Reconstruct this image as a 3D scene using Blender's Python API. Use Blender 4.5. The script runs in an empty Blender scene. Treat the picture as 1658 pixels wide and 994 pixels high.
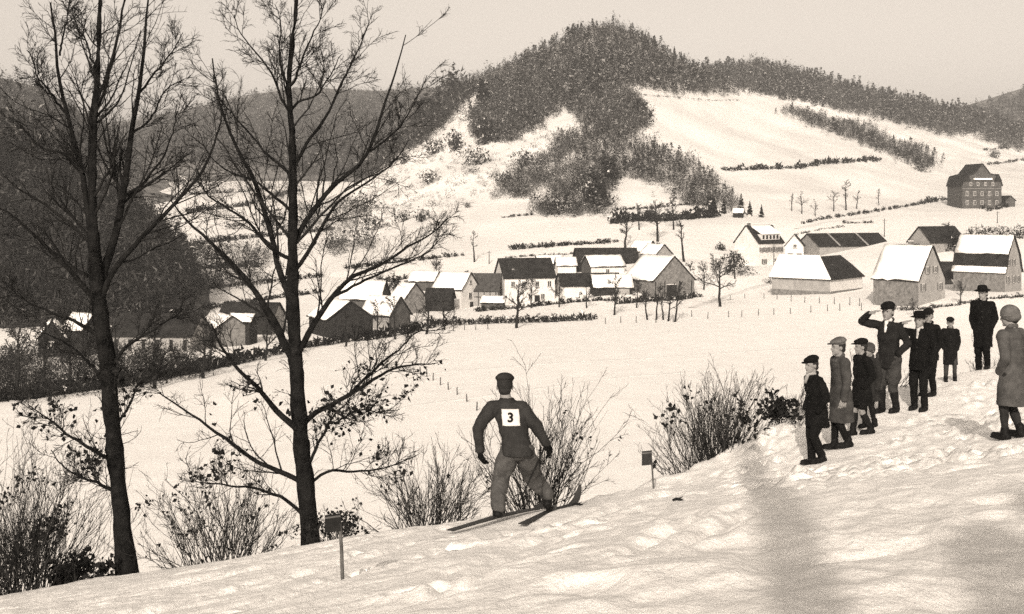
import bpy, bmesh, math, random
import numpy as np
from mathutils import Vector, Matrix

random.seed(7)
SC = bpy.context.scene
COL = SC.collection

# ------------------------------------------------------------------ camera, sky, sun, exposure
F = 1953.0            # focal length in photograph pixels (photograph is 1658 x 994)
CX, HY = 829.0, 330.0  # principal column and eye-level row
cam_data = bpy.data.cameras.new('camera')
cam_data.sensor_width = 36.0
cam_data.lens = 36.0 * F / 1658.0
cam_data.shift_y = -(497.0 - HY) / 1658.0
cam_data.clip_start = 0.1
cam_data.clip_end = 6000.0
cam = bpy.data.objects.new('camera', cam_data)
cam.location = (0, 0, 0)
cam.rotation_euler = (math.radians(90), 0, 0)
COL.objects.link(cam)
SC.camera = cam

SUN_EL = math.radians(27.0)
SUN_TRAVEL = math.radians(10.5)     # light travels away from the camera, a little to the right
world = bpy.data.worlds.new('World')
SC.world = world
world.use_nodes = True
wn, wl = world.node_tree.nodes, world.node_tree.links
wn.clear()
w_out = wn.new('ShaderNodeOutputWorld')
w_bg = wn.new('ShaderNodeBackground')
w_sky = wn.new('ShaderNodeTexSky')
w_sky.sky_type = 'NISHITA'
w_sky.sun_disc = False
w_sky.sun_elevation = SUN_EL
w_sky.sun_rotation = math.pi + SUN_TRAVEL
w_sky.air_density = 1.0
w_sky.dust_density = 3.0
w_bw = wn.new('ShaderNodeRGBToBW')
w_tint = wn.new('ShaderNodeMix')
w_tint.data_type = 'RGBA'
w_tint.blend_type = 'MULTIPLY'
w_tint.inputs[0].default_value = 1.0
w_tint.inputs[7].default_value = (1.0, 0.895, 0.785, 1)   # a toned monochrome print
wl.new(w_sky.outputs[0], w_bw.inputs[0])
wl.new(w_bw.outputs[0], w_tint.inputs[6])
wl.new(w_tint.outputs[2], w_bg.inputs[0])
w_bg.inputs[1].default_value = 0.15
wl.new(w_bg.outputs[0], w_out.inputs[0])

sun_data = bpy.data.lights.new('sun', 'SUN')
sun_data.energy = 2.6
sun_data.angle = math.radians(0.5)
sun_data.color = (1.0, 0.895, 0.785)
sun = bpy.data.objects.new('sun', sun_data)
COL.objects.link(sun)
SUN_DIR = Vector((math.sin(SUN_TRAVEL) * math.cos(SUN_EL), math.cos(SUN_TRAVEL) * math.cos(SUN_EL), -math.sin(SUN_EL)))
sun.rotation_euler = SUN_DIR.to_track_quat('-Z', 'Y').to_euler()
sun.location = (0, -30, 40)

SC.view_settings.view_transform = 'Standard'
SC.view_settings.look = 'None'
SC.view_settings.exposure = 0.55
SC.view_settings.gamma = 1.0
SC.view_settings.use_curve_mapping = False
SC.render.filter_size = 1.7
SC.cycles.use_denoising = False
SC.cycles.max_bounces = 6
SC.cycles.diffuse_bounces = 3
SC.cycles.volume_bounces = 0
SC.cycles.transparent_max_bounces = 8


# ------------------------------------------------------------------ helpers
def P(px, py, d):
    """a point d metres ahead of the camera, seen at (px, py) of the photograph"""
    return Vector(((px - CX) / F * d, d, (HY - py) / F * d))


def tagit(o, label=None, cat=None, group=None, kind=None):
    if label: o['label'] = label
    if cat: o['category'] = cat
    if group: o['group'] = group
    if kind: o['kind'] = kind
    return o


def empty(name, loc, label=None, cat=None, group=None, kind=None):
    o = bpy.data.objects.new(name, None)
    o.location = loc
    o.empty_display_size = 0.2
    COL.objects.link(o)
    return tagit(o, label, cat, group, kind)


def link(name, me, parent=None, loc=None):
    o = bpy.data.objects.new(name, me)
    COL.objects.link(o)
    if parent is not None: o.parent = parent
    if loc is not None: o.location = loc
    return o


def np_mesh(name, verts, faces, mats=None, midx=None, smooth=False):
    """verts (N,3), faces (M,3) or (M,4) integer array or a list of such arrays"""
    verts = np.asarray(verts, dtype=np.float32).reshape(-1, 3)
    fl = faces if isinstance(faces, list) else [faces]
    fl = [np.asarray(f, dtype=np.int32) for f in fl if len(f)]
    me = bpy.data.meshes.new(name)
    me.vertices.add(len(verts))
    me.vertices.foreach_set('co', verts.ravel())
    loops = np.concatenate([f.ravel() for f in fl])
    sizes = np.concatenate([np.full(len(f), f.shape[1], dtype=np.int32) for f in fl])
    starts = np.concatenate([[0], np.cumsum(sizes)[:-1]]).astype(np.int32)
    me.loops.add(len(loops))
    me.loops.foreach_set('vertex_index', loops)
    me.polygons.add(len(sizes))
    me.polygons.foreach_set('loop_start', starts)
    me.polygons.foreach_set('loop_total', sizes)
    if mats:
        for m in (mats if isinstance(mats, (list, tuple)) else [mats]): me.materials.append(m)
    if midx is not None:
        me.polygons.foreach_set('material_index', np.asarray(midx, dtype=np.int32))
    me.polygons.foreach_set('use_smooth', np.full(len(sizes), smooth, dtype=bool))
    me.update(calc_edges=True)
    return me


def fix_normals(me):
    bm = bmesh.new(); bm.from_mesh(me)
    bmesh.ops.recalc_face_normals(bm, faces=bm.faces)
    bm.to_mesh(me); bm.free()
    return me


# ------------------------------------------------------------------ materials (a warm-black monochrome world)
def grey(v):
    return (v * 1.03, v, v * 0.96, 1.0)


def mat(name, v, rough=0.8, var=0.0, scale=5.0, bump=0.0, bscale=20.0, v2=None, coords='Object', detail=6.0):
    m = bpy.data.materials.new(name)
    m.use_nodes = True
    nt = m.node_tree
    b = nt.nodes['Principled BSDF']
    b.inputs['Base Color'].default_value = grey(v)
    b.inputs['Roughness'].default_value = rough
    b.inputs['Specular IOR Level'].default_value = 0.25 if v > 0.2 else 0.08
    tc = nt.nodes.new('ShaderNodeTexCoord')
    if var > 0:
        n = nt.nodes.new('ShaderNodeTexNoise')
        n.inputs['Scale'].default_value = scale
        n.inputs['Detail'].default_value = detail
        n.inputs['Roughness'].default_value = 0.62
        r = nt.nodes.new('ShaderNodeValToRGB')
        lo = v * (1 - var) if v2 is None else v2
        r.color_ramp.elements[0].position = 0.34
        r.color_ramp.elements[1].position = 0.66
        r.color_ramp.elements[0].color = grey(lo)
        r.color_ramp.elements[1].color = grey(v * (1 + var) if v2 is None else v)
        nt.links.new(tc.outputs[coords], n.inputs['Vector'])
        nt.links.new(n.outputs['Fac'], r.inputs['Fac'])
        nt.links.new(r.outputs['Color'], b.inputs['Base Color'])
    if bump > 0:
        n2 = nt.nodes.new('ShaderNodeTexNoise')
        n2.inputs['Scale'].default_value = bscale
        n2.inputs['Detail'].default_value = 6.0
        bp = nt.nodes.new('ShaderNodeBump')
        bp.inputs['Strength'].default_value = 1.0
        bp.inputs['Distance'].default_value = bump
        nt.links.new(tc.outputs[coords], n2.inputs['Vector'])
        nt.links.new(n2.outputs['Fac'], bp.inputs['Height'])
        nt.links.new(bp.outputs['Normal'], b.inputs['Normal'])
    return m


M = {}
M['snow'] = mat('snow_field', 0.84, 0.7, 0.05, 0.35, 0.016, 7.0)
_nt = M['snow'].node_tree
_n3 = _nt.nodes.new('ShaderNodeTexNoise'); _n3.inputs['Scale'].default_value = 2.2; _n3.inputs['Detail'].default_value = 8.0; _n3.inputs['Roughness'].default_value = 0.7
_mp = _nt.nodes.new('ShaderNodeMapping'); _mp.inputs['Rotation'].default_value = (0, 0, 0.55); _mp.inputs['Scale'].default_value = (2.6, 1.0, 1.0)
_tc = [n for n in _nt.nodes if n.type == 'TEX_COORD'][0]; _bp = [n for n in _nt.nodes if n.type == 'BUMP'][0]
_b2 = _nt.nodes.new('ShaderNodeBump'); _b2.inputs['Distance'].default_value = 0.05
_nt.links.new(_tc.outputs['Object'], _mp.inputs['Vector']); _nt.links.new(_mp.outputs['Vector'], _n3.inputs['Vector'])
_nt.links.new(_n3.outputs['Fac'], _b2.inputs['Height']); _nt.links.new(_b2.outputs['Normal'], _bp.inputs['Normal'])
M['hill_snow'] = mat('snow_on_hills', 0.80, 0.8, 0.12, 0.03, 0.25, 0.35, v2=0.66)
M['roof_snow'] = mat('snow_on_roofs', 0.85, 0.7, 0.04, 0.8, 0.03, 2.0)
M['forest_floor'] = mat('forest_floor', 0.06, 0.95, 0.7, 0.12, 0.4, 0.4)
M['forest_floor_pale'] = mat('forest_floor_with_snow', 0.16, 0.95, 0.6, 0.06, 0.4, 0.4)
M['roof_dark'] = mat('slate_roof', 0.02, 0.75, 0.45, 0.9, 0.03, 6.0)
_r = [n for n in M['roof_dark'].node_tree.nodes if n.type == 'VALTORGB'][0].color_ramp
_e = _r.elements.new(0.70); _e.color = _r.elements[1].color
_e = _r.elements.new(0.76); _e.color = grey(0.45)
M['roof_grey'] = mat('grey_tiled_roof', 0.055, 0.8, 0.3, 1.2, 0.03, 6.0)
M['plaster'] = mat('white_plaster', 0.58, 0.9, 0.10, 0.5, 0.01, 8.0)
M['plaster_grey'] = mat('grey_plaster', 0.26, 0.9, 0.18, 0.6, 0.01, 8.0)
M['stone'] = mat('rubble_stone', 0.15, 0.9, 0.35, 1.5, 0.04, 3.0)
M['boards'] = mat('weathered_boards', 0.07, 0.9, 0.35, 1.2, 0.02, 8.0)
M['boards_dark'] = mat('tarred_boards', 0.02, 0.9, 0.35, 1.2, 0.02, 8.0)
M['pane'] = mat('window_glass', 0.03, 0.15)
M['trim'] = mat('painted_trim', 0.55, 0.7)
M['shutter'] = mat('dark_shutter', 0.10, 0.7)
M['brick'] = mat('chimney_brick', 0.13, 0.9, 0.3, 3.0)
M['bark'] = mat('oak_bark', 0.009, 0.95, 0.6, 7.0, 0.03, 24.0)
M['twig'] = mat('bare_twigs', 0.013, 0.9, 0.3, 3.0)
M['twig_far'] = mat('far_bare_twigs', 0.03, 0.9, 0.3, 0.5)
M['leaf'] = mat('withered_leaves', 0.013, 0.9, 0.5, 6.0)
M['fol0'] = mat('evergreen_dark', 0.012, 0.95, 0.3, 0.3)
M['fol1'] = mat('brushwood_mid', 0.032, 0.95, 0.3, 0.3)
M['fol2'] = mat('brushwood_pale', 0.075, 0.95, 0.3, 0.3)
M['frost'] = mat('frosted_twigs', 0.26, 0.95, 0.4, 0.4)
M['rod'] = mat('bush_rods', 0.024, 0.9, 0.4, 3.0)
M['path'] = mat('trodden_track', 0.66, 0.85, 0.12, 1.5, 0.03, 3.0)
M['post'] = mat('weathered_post', 0.09, 0.9, 0.4, 6.0)


# ------------------------------------------------------------------ noise and interpolation
def _hash(ix, iy, seed):
    h = (ix.astype(np.int64) * 374761393 + iy.astype(np.int64) * 668265263 + seed * 982451653) & 0xFFFFFFFF
    h = ((h ^ (h >> 13)) * 1274126177) & 0xFFFFFFFF
    h = h ^ (h >> 16)
    return (h & 0xFFFFFF) / float(0xFFFFFF)


def vnoise(x, y, seed=0):
    ix, iy = np.floor(x), np.floor(y)
    fx, fy = x - ix, y - iy
    fx = fx * fx * (3 - 2 * fx); fy = fy * fy * (3 - 2 * fy)
    a = _hash(ix, iy, seed); b = _hash(ix + 1, iy, seed)
    c = _hash(ix, iy + 1, seed); d = _hash(ix + 1, iy + 1, seed)
    return (a + (b - a) * fx) * (1 - fy) + (c + (d - c) * fx) * fy - 0.5


def fbm(x, y, oct=4, seed=0, gain=0.5):
    s = np.zeros_like(x); a = 1.0
    for k in range(oct):
        s = s + a * vnoise(x * 2 ** k + 17.3 * k, y * 2 ** k - 9.1 * k, seed + k)
        a *= gain
    return s


class TPS:
    def __init__(self, pts, smooth=0.0):
        pts = np.asarray(pts, float)
        self.c = pts[:, :2]; n = len(pts)
        r = np.linalg.norm(self.c[:, None] - self.c[None], axis=2)
        K = np.where(r > 0, r * r * np.log(r + 1e-12), 0) + smooth * np.eye(n)
        A = np.zeros((n + 3, n + 3))
        A[:n, :n] = K
        A[:n, n] = 1; A[:n, n + 1:] = self.c
        A[n, :n] = 1; A[n + 1:, :n] = self.c.T
        self.w = np.linalg.solve(A, np.concatenate([pts[:, 2], np.zeros(3)]))

    def __call__(self, x, y):
        x = np.asarray(x, float); y = np.asarray(y, float)
        sh = x.shape; x = x.ravel(); y = y.ravel()
        out = self.w[-3] + self.w[-2] * x + self.w[-1] * y
        for k in range(len(self.c)):
            r2 = (x - self.c[k, 0]) ** 2 + (y - self.c[k, 1]) ** 2
            out += self.w[k] * 0.5 * r2 * np.log(r2 + 1e-12)
        return out.reshape(sh)


def interp(x, xs, ys):
    return np.interp(x, xs, ys)


def smooth01(t):
    t = np.clip(t, 0, 1)
    return t * t * (3 - 2 * t)


# ------------------------------------------------------------------ buildings: where they stand (used for the ground too)
# name, label, side of the visible gable, corner px, py, distance, angle, length, width, eaves, ridge
HOUSES = [
    ('A', 'R', 747, 501, 240, 34, 7.1, 6.2, 3.9, 7.1),
    ('B', 'R', 806, 497, 243, 8, 5.6, 6.0, 3.3, 6.5),
    ('C', 'L', 817, 494, 244, 15, 10.6, 8.0, 5.5, 9.2),
    ('D', 'L', 911, 490, 246, 12, 12.5, 6.0, 3.4, 5.7),
    ('E', 'L', 962, 479, 242, 6, 7.8, 5.0, 1.7, 4.0),
    ('F', 'R', 1058, 484, 240, 62, 10.5, 10.0, 3.6, 8.3),
    ('G1', 'R', 1062, 425, 275, 55, 5.0, 4.8, 1.9, 4.0),
    ('G2', 'R', 1046, 418, 287, 50, 5.5, 4.2, 1.6, 4.0),
    ('H1', 'L', 936, 444, 276, 6, 14.0, 7.0, 2.7, 5.8),
    ('H2', 'L', 957, 446, 262, 17, 7.8, 6.0, 1.9, 4.1),
    ('H3', 'L', 903, 443, 272, 5, 4.2, 4.5, 1.8, 3.5),
    ('I', 'L', 1228.6, 432, 300, 37, 9.2, 8.0, 5.9, 10.2),
    ('J', 'L', 1301, 421, 298, 75, 6.5, 4.4, 3.5, 6.2),
    ('J2', 'L', 1327, 415, 302, 20, 21.0, 10.0, 2.5, 5.5),
    ('L', 'R', 1487, 497, 205, 52, 9.0, 7.9, 4.5, 10.3),
    ('M', 'R', 1627, 474, 222, 45, 9.8, 7.4, 3.75, 10.4),
    ('N', 'L', 1508, 411, 275, 28, 11.0, 7.0, 2.6, 6.1),
    ('O', 'R', 1564, 462, 245, 10, 5.0, 5.0, 1.6, 4.6),
    ('R1', 'R', 615, 506, 228, 10, 7.8, 7.0, 2.4, 5.8),
    ('R2', 'R', 630, 531, 199, 35, 6.2, 5.4, 2.0, 4.9),
    ('R3', 'R', 656, 507, 227, 50, 4.4, 4.6, 2.9, 5.4),
    ('R4', 'R', 728, 504, 233, 8, 4.8, 5.0, 2.2, 4.2),
    ('R5', 'R', 530, 546, 186, 60, 8.0, 7.6, 2.7, 5.3),
    ('S1', 'R', 308, 569, 168, 6, 11.6, 8.0, 2.1, 4.7),
    ('S2', 'R', 350, 561, 174, 60, 5.0, 4.6, 2.6, 4.2),
    ('S3', 'R', 62, 577, 163, 72, 5.0, 3.3, 2.4, 4.5),
    ('S4', 'R', 132, 577, 165, 30, 3.6, 4.0, 3.6, 5.6),
    ('S5', 'R', 440, 542, 189, 8, 8.6, 6.0, 2.7, 4.7),
    ('Q', 'R', 1558, 337, 450, 84, 12.0, 15.4, 10.2, 16.0),
]
K_CORNER = (1344, 474, 232)


# ------------------------------------------------------------------ the ground: near slope, drop behind its crest, valley
near_pts = [P(*a) for a in [
    (728, 865, 12.7), (800, 849, 13.45), (880, 829, 14.1), (945, 817, 15.3), (845, 856, 13.2),
    (1320, 750, 17.0), (1365, 725, 17.8), (1390, 704, 18.8), (1405, 696, 19.3), (1450, 665, 20.4), (1490, 663, 21.0),
    (1502, 641, 22.2), (1537, 617, 24.0), (1590, 597, 25.5), (1640, 710, 15.0),
    (0, 957, 17.4), (200, 928, 17.2), (400, 897, 17.0), (560, 872, 16.8), (700, 852, 16.2), (830, 834, 15.9), (940, 815, 16.5),
    (1000, 797, 18.0), (1060, 780, 19.2), (1130, 750, 20.0), (1250, 692, 20.5), (1330, 654, 21.5), (1400, 632, 23.0), (1500, 608, 26.0),
    (1590, 594, 27.0), (1658, 578, 29.0), (-300, 1005, 17.5), (1950, 520, 32.0),
    (0, 994, 11.0), (400, 994, 7.6), (829, 994, 5.2), (1250, 994, 4.5), (1658, 994, 4.2), (555, 939, 8.6), (1058, 792, 18.3), (1250, 800, 9.6)]]
near_pts += [Vector(a) for a in [(0, 0, -1.62), (-3, 0, -2.05), (3, 0, -1.25), (0, -10, -1.0), (8, -8, 0.2), (-9, -8, -2.2), (12, 4, -0.6),
                                 (-14, 6, -4.0), (0, -40, 2.5), (30, -30, 4), (-30, -30, 0), (30, 10, 1.5), (-34, 8, -7)]]
N_tps = TPS(near_pts, 0.02)

far_pts = [Vector(a) for a in [(-40, 62, -17.6), (0, 60, -17.4), (25, 64, -17.2), (-40, 100, -18.7), (0, 100, -18.5), (45, 100, -18.2),
                               (-60, 140, -19.6), (0, 140, -19.3), (60, 140, -19.0), (0, 186, -20.0), (45, 190, -19.0), (90, 190, -17.6),
                               (-120, 150, -20.0), (-70, 190, -20.5), (0, 215, -20.3), (-150, 260, -20.3), (150, 200, -16),
                               (120, 60, -14.5), (-90, 60, -18)]]
for h in HOUSES:
    if h[0] != 'Q' and h[4] > 150: far_pts.append(P(h[2], h[3], h[4]))
far_pts.append(P(*K_CORNER))
far_pts += [P(*a) for a in [(1230, 478, 245), (1420, 467, 243), (1600, 480, 205),
                            (300, 432, 335), (450, 432, 340), (560, 445, 320), (300, 385, 430), (450, 385, 430),
                            (300, 335, 560), (470, 335, 560), (250, 296, 720), (500, 296, 720), (700, 440, 300), (830, 428, 305), (1000, 404, 325),
                            (1200, 364, 360), (1450, 348, 405), (1600, 337, 448), (1800, 330, 470)]]
far_pts += [Vector(a) for a in [(60, 600, -8), (200, 620, -2), (0, 480, -11), (330, 650, 0), (-330, 500, -10), (-300, 300, -18), (330, 300, -4)]]
F_tps = TPS(far_pts, 30.0)

CREST = [(-70, 17), (-35, 17.5), (-23.2, 17.6), (-12.5, 17), (-7.8, 16.8), (-3.8, 16.2), (0, 16.0), (3.25, 16.8), (5, 18.2), (6.7, 19.4), (8.8, 20.2),
         (12.2, 20.9), (14.4, 21.9), (16.3, 23.4), (19.0, 26.4), (21.3, 27.4), (23.1, 29.2), (30, 34), (70, 40)]


def ground_z(x, y):
    x = np.asarray(x, float); y = np.asarray(y, float)
    r = np.hypot(x, y) + 1e-9
    th = np.degrees(np.arctan2(x, y))
    C = np.interp(th, [c[0] for c in CREST], [c[1] for c in CREST])
    C = C + 0.5 * fbm(th * 0.35, th * 0 + 3.3, 3, 5)
    sx, sy = x / r, y / r
    rn = np.minimum(r, C)
    zn = N_tps(sx * rn, sy * rn)
    R1 = C + 42.0
    zf_at = F_tps(sx * R1, sy * R1)
    t = np.clip((r - C) / (R1 - C), 0, 1)
    L = R1 - C
    s0, s1 = -0.42, -0.03
    h00 = 2 * t ** 3 - 3 * t ** 2 + 1; h10 = t ** 3 - 2 * t ** 2 + t
    h01 = -2 * t ** 3 + 3 * t ** 2; h11 = t ** 3 - t ** 2
    zmid = h00 * zn + h10 * L * s0 + h01 * zf_at + h11 * L * s1
    rf = np.minimum(r, 760.0)
    zfar = F_tps(sx * rf, sy * rf)
    front = np.where(r <= C, zn, np.where(r < R1, zmid, zfar))
    rb = np.minimum(r, 55.0)
    back = N_tps(sx * rb, sy * rb)
    w = smooth01((np.abs(th) - 45.0) / 40.0)
    return front * (1 - w) + back * w


def ground_detail(x, y):
    """trodden snow: lumps, ski ruts that follow the slope, a worn path"""
    r = np.hypot(x, y)
    fade = np.clip((34.0 - r) / 10.0, 0, 1)
    ca, sa = math.cos(0.22), math.sin(0.22)
    u, v = x * ca + y * sa, -x * sa + y * ca
    warp = 0.35 * fbm(x * 0.6, y * 0.6, 2, 31)
    z = 0.045 * fbm(x * 0.55, y * 0.55, 4, 1)
    z += 0.022 * fbm(u * 0.8, (v + warp) * 2.0, 3, 11)
    z += 0.022 * fbm(u * 2.2, v * 3.0, 3, 21)
    z += 0.020 * fbm(x * 4.0, y * 3.2, 3, 23) + 0.028 * (0.25 - np.abs(vnoise(u * 1.7 + warp, v * 3.6, 29)))
    rough = smooth01((vnoise(x * 0.35, y * 0.35, 77) + 0.35) * 1.6) * smooth01((x + 3.0) / 6.0)
    z += rough * 0.07 * fbm(x * 3.4, y * 2.6, 3, 41)
    # foot holes
    hole = np.clip(vnoise(x * 2.6, y * 2.0, 91) - 0.26, 0, 1) * 4.0
    z -= 0.09 * hole * rough
    # worn path towards the walkers on the right
    path = np.exp(-((y - (20.6 - 0.62 * (x - 6.6))) / 0.55) ** 2) * smooth01((x - 6.0) / 1.2)
    z -= 0.10 * path
    if FOOT is not None:
        z -= prints(x, y)
    fld = 0.5 * fbm(x * 0.045, y * 0.03, 4, 61) * np.clip((r - 60) / 40, 0, 1)
    for x0, y0, x1, y1 in ((-0.66, 12.7, 0.47, 14.65), (0.11, 13.25, 0.87, 15.25)):
        L = math.hypot(x1 - x0, y1 - y0); tx, ty = (x1 - x0) / L, (y1 - y0) / L
        s = np.clip((x - x0) * tx + (y - y0) * ty, 0, L)
        q = np.hypot(x - x0 - s * tx, y - y0 - s * ty)
        z = z * (1 - 0.85 * np.exp(-(q / 0.45) ** 2))
    for a in ((1322, 17.0), (1365, 17.8), (1392, 18.8), (1408, 19.5), (1440, 20.4), (1487, 21.0), (1503, 22.2), (1539, 24.0), (1592, 25.5), (1642, 15.0)):
        z = z * (1 - 0.8 * np.exp(-((x - (a[0] - CX) / F * a[1]) / 0.4) ** 2 - ((y - a[1]) / 0.5) ** 2))
    return z * fade + fld


_rg = np.random.default_rng(77)
FOOT = None


def make_prints():
    """footprints of the walkers and ski grooves, as (x, y, length, width, heading, depth)"""
    out = []
    for k in range(240):                       # trampled ground round the spectators
        px, d = _rg.uniform(1180, 1700), _rg.uniform(12.0, 25.0)
        out.append(((px - CX) / F * d, d, 0.13, 0.06, _rg.uniform(-0.8, 0.8) + math.pi / 2 * (_rg.random() < 0.6), _rg.uniform(0.05, 0.13)))
    for k in range(70):                        # single tracks across the near slope
        t = k / 70.0
        out.append((-1.2 + 8.0 * t + 0.12 * (-1) ** k, 9.0 + 6.0 * t + 0.1 * _rg.normal(), 0.13, 0.055, -1.0, _rg.uniform(0.03, 0.07)))
    for k in range(60):
        out.append((_rg.uniform(-5, 6), _rg.uniform(6, 15), 0.14, 0.06, _rg.uniform(-1.5, 1.5), _rg.uniform(0.02, 0.06)))
    stand = [P(*a) for a in [(1322, 749, 17.0), (1365, 726, 17.8), (1392, 705, 18.8), (1408, 694, 19.5), (1440, 663, 20.4), (1487, 662, 21.0), (1503, 641, 22.2), (1539, 616, 24.0), (1592, 596, 25.5), (1642, 709, 15.0)]]
    out = [q for q in out if all(abs(q[0] - s.x) > 0.42 or abs(q[1] - s.y) > 0.75 for s in stand)]   # fresh snow lies packed flat where people stand
    return np.array(out)


def prints(x, y):
    sh = x.shape; xr, yr = x.ravel(), y.ravel()
    z = np.zeros(len(xr))
    near = np.nonzero((np.hypot(xr, yr) < 30) & (yr > 3))[0]
    if len(near) == 0: return z.reshape(sh)
    xn, yn = xr[near], yr[near]
    acc = np.zeros(len(near))
    small = len(near) < 50
    for fx, fy, L, W, a, dep in FOOT:
        if small:
            sel = slice(None)
        else:
            sel = np.nonzero((np.abs(xn - fx) < 0.5) & (np.abs(yn - fy) < 0.5))[0]
            if len(sel) == 0: continue
        dx, dy = xn[sel] - fx, yn[sel] - fy
        u = (dx * math.sin(a) + dy * math.cos(a)) / L; v = (dx * math.cos(a) - dy * math.sin(a)) / W
        q = u * u + v * v
        acc[sel] += dep * (np.exp(-q ** 1.5) - 0.35 * np.exp(-((np.sqrt(q) - 1.9) / 0.6) ** 2))
    # ski grooves that run with the skier, a pair each
    for x0, y0, x1, y1 in ((-3.4, 8.0, 1.0, 15.6), (-2.2, 7.4, 2.4, 16.0), (-5.5, 11.0, 0.4, 15.2), (-0.6, 6.6, 4.4, 17.5), (0.6, 6.0, 6.0, 16.0), (-4.2, 9.5, -0.4, 14.8)):
        L = math.hypot(x1 - x0, y1 - y0); tx, ty = (x1 - x0) / L, (y1 - y0) / L
        s = (xn - x0) * tx + (yn - y0) * ty
        p = (xn - x0) * ty - (yn - y0) * tx + 0.12 * np.sin(s * 0.6 + x0)
        m = smooth01(s / 0.8) * smooth01((L - s) / 0.8)
        for o in (-0.15, 0.15): acc += 0.045 * m * np.exp(-((p - o) / 0.075) ** 2)
    z[near] = acc
    return z.reshape(sh)


FOOT = make_prints()


def build_ground():
    th_in = np.arange(-26.0, 26.001, 0.075)
    th_out = np.concatenate([np.arange(-180.0, -26.0, 2.0)])
    th = np.radians(np.concatenate([th_out, th_in, -th_out[::-1]]))
    rs = [0.0, 1.0, 2.0, 3.0]
    r = 3.0
    while r < 34: r *= 1.0065; rs.append(r)
    while r < 3200: r *= 1.035; rs.append(r)
    rs = np.array(rs)
    Rr, T = np.meshgrid(rs, th, indexing='ij')
    x, y = Rr * np.sin(T), Rr * np.cos(T)
    z = ground_z(x, y) + ground_detail(x, y)
    z = z - 0.02 * np.clip(Rr - 760, 0, None)
    nr, nt = x.shape
    idx = np.arange(nr * nt).reshape(nr, nt)
    f = np.stack([idx[:-1, :-1], idx[1:, :-1], idx[1:, 1:], idx[:-1, 1:]], -1).reshape(-1, 4)[:, ::-1]
    me = np_mesh('ground', np.stack([x, y, z], -1).reshape(-1, 3), f, M['snow'], None, True)
    o = link('ground', me)
    tagit(o, 'trodden snow slope falling to the snow-covered valley meadow', kind='structure')


build_ground()


def gz(x, y):
    a = np.array([float(x)]); b = np.array([float(y)])
    return float((ground_z(a, b) + ground_detail(a, b))[0])


# ------------------------------------------------------------------ the hills: (px, foot distance, foot row, ridge distance, ridge row)
HILLS = {}


def hill(key, name, label, cols, g=1.0, rough=3.0, back=260.0, material='hill_snow', seed=3, rows=70, step=6):
    cols = np.array(cols, float)
    px = np.arange(cols[0, 0], cols[-1, 0] + 0.1, step)
    df, pf, dt, pt = [np.interp(px, cols[:, 0], cols[:, k]) for k in (1, 2, 3, 4)]
    k = np.array([0.25, 0.5, 0.25])
    sm = lambda a: np.convolve(np.pad(a, 1, mode='edge'), k, 'valid')
    df, pf, dt, pt = sm(df), sm(pf), sm(dt), sm(pt)
    s = np.linspace(0, 1, rows)[:, None]
    d = df + (dt - df) * s
    gg = s ** g
    py = pf + (pt - pf) * gg
    z = (HY - py) / F * d
    x = (px - CX) / F * d
    amp = rough * np.sin(np.pi * np.clip(s, 0, 1)) ** 0.7
    z = z + amp * fbm(x / 60.0, d / 60.0, 4, seed)
    # foot apron below the ground and a back slope behind the ridge
    xf, yf, zf = (px - CX) / F * (df - 30), df - 30, z[0] - 7.0
    nb = 14
    X, Y, Z = [xf[None], x], [np.broadcast_to(yf, (1, len(px))), d], [zf[None], z]
    for q in range(1, nb + 1):
        dd = dt + back * q / nb
        zz = z[-1] - (z[-1] + 40) * smooth01(q / nb) ** 1.2
        X.append(((px - CX) / F * dd)[None]); Y.append(dd[None]); Z.append(zz[None])
    X, Y, Z = np.concatenate(X), np.concatenate(Y), np.concatenate(Z)
    nr, nt = X.shape
    idx = np.arange(nr * nt).reshape(nr, nt)
    f = np.stack([idx[:-1, :-1], idx[:-1, 1:], idx[1:, 1:], idx[1:, :-1]], -1).reshape(-1, 4)
    me = np_mesh(name, np.stack([X, Y, Z], -1).reshape(-1, 3), f, M[material], None, True)
    o = link(name, me)
    tagit(o, label, kind='structure')
    HILLS[key] = (px, df, dt, d, z)
    return o


def hill_z(key, pxq, d):
    """height of the hill in column pxq at distances d (array), -999 where it has no front slope"""
    px, df, dt, D, Z = HILLS[key]
    if pxq < px[0] or pxq > px[-1]: return np.full_like(d, -999.0)
    i = min(int((pxq - px[0]) / (px[1] - px[0])), len(px) - 2)
    t = (pxq - px[i]) / (px[i + 1] - px[i])
    dc = D[:, i] * (1 - t) + D[:, i + 1] * t
    zc = Z[:, i] * (1 - t) + Z[:, i + 1] * t
    return np.interp(d, dc, zc, left=-999.0, right=-999.0)


hill('main', 'hill', 'steep wooded hill with a bare snowy flank behind the village', [
    (470, 335, 446, 440, 392), (520, 325, 444, 470, 345), (560, 315, 440, 505, 312), (610, 305, 436, 545, 276), (640, 302, 434, 562, 246), (690, 300, 432, 590, 192),
    (740, 300, 430, 610, 143), (800, 300, 429, 625, 116), (870, 300, 426, 640, 85), (930, 303, 420, 650, 55), (960, 306, 415, 652, 43),
    (990, 310, 408, 652, 41), (1040, 316, 400, 652, 60), (1080, 322, 390, 656, 86), (1110, 328, 382, 662, 105), (1150, 336, 374, 672, 128),
    (1190, 344, 366, 690, 144), (1240, 352, 361, 702, 156), (1300, 362, 357, 712, 174), (1380, 385, 352, 702, 206), (1440, 400, 349, 692, 240),
    (1500, 420, 345, 690, 262), (1560, 440, 340, 700, 274), (1658, 455, 336, 720, 284), (1850, 480, 332, 750, 290)], 0.95, 4.0)
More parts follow.
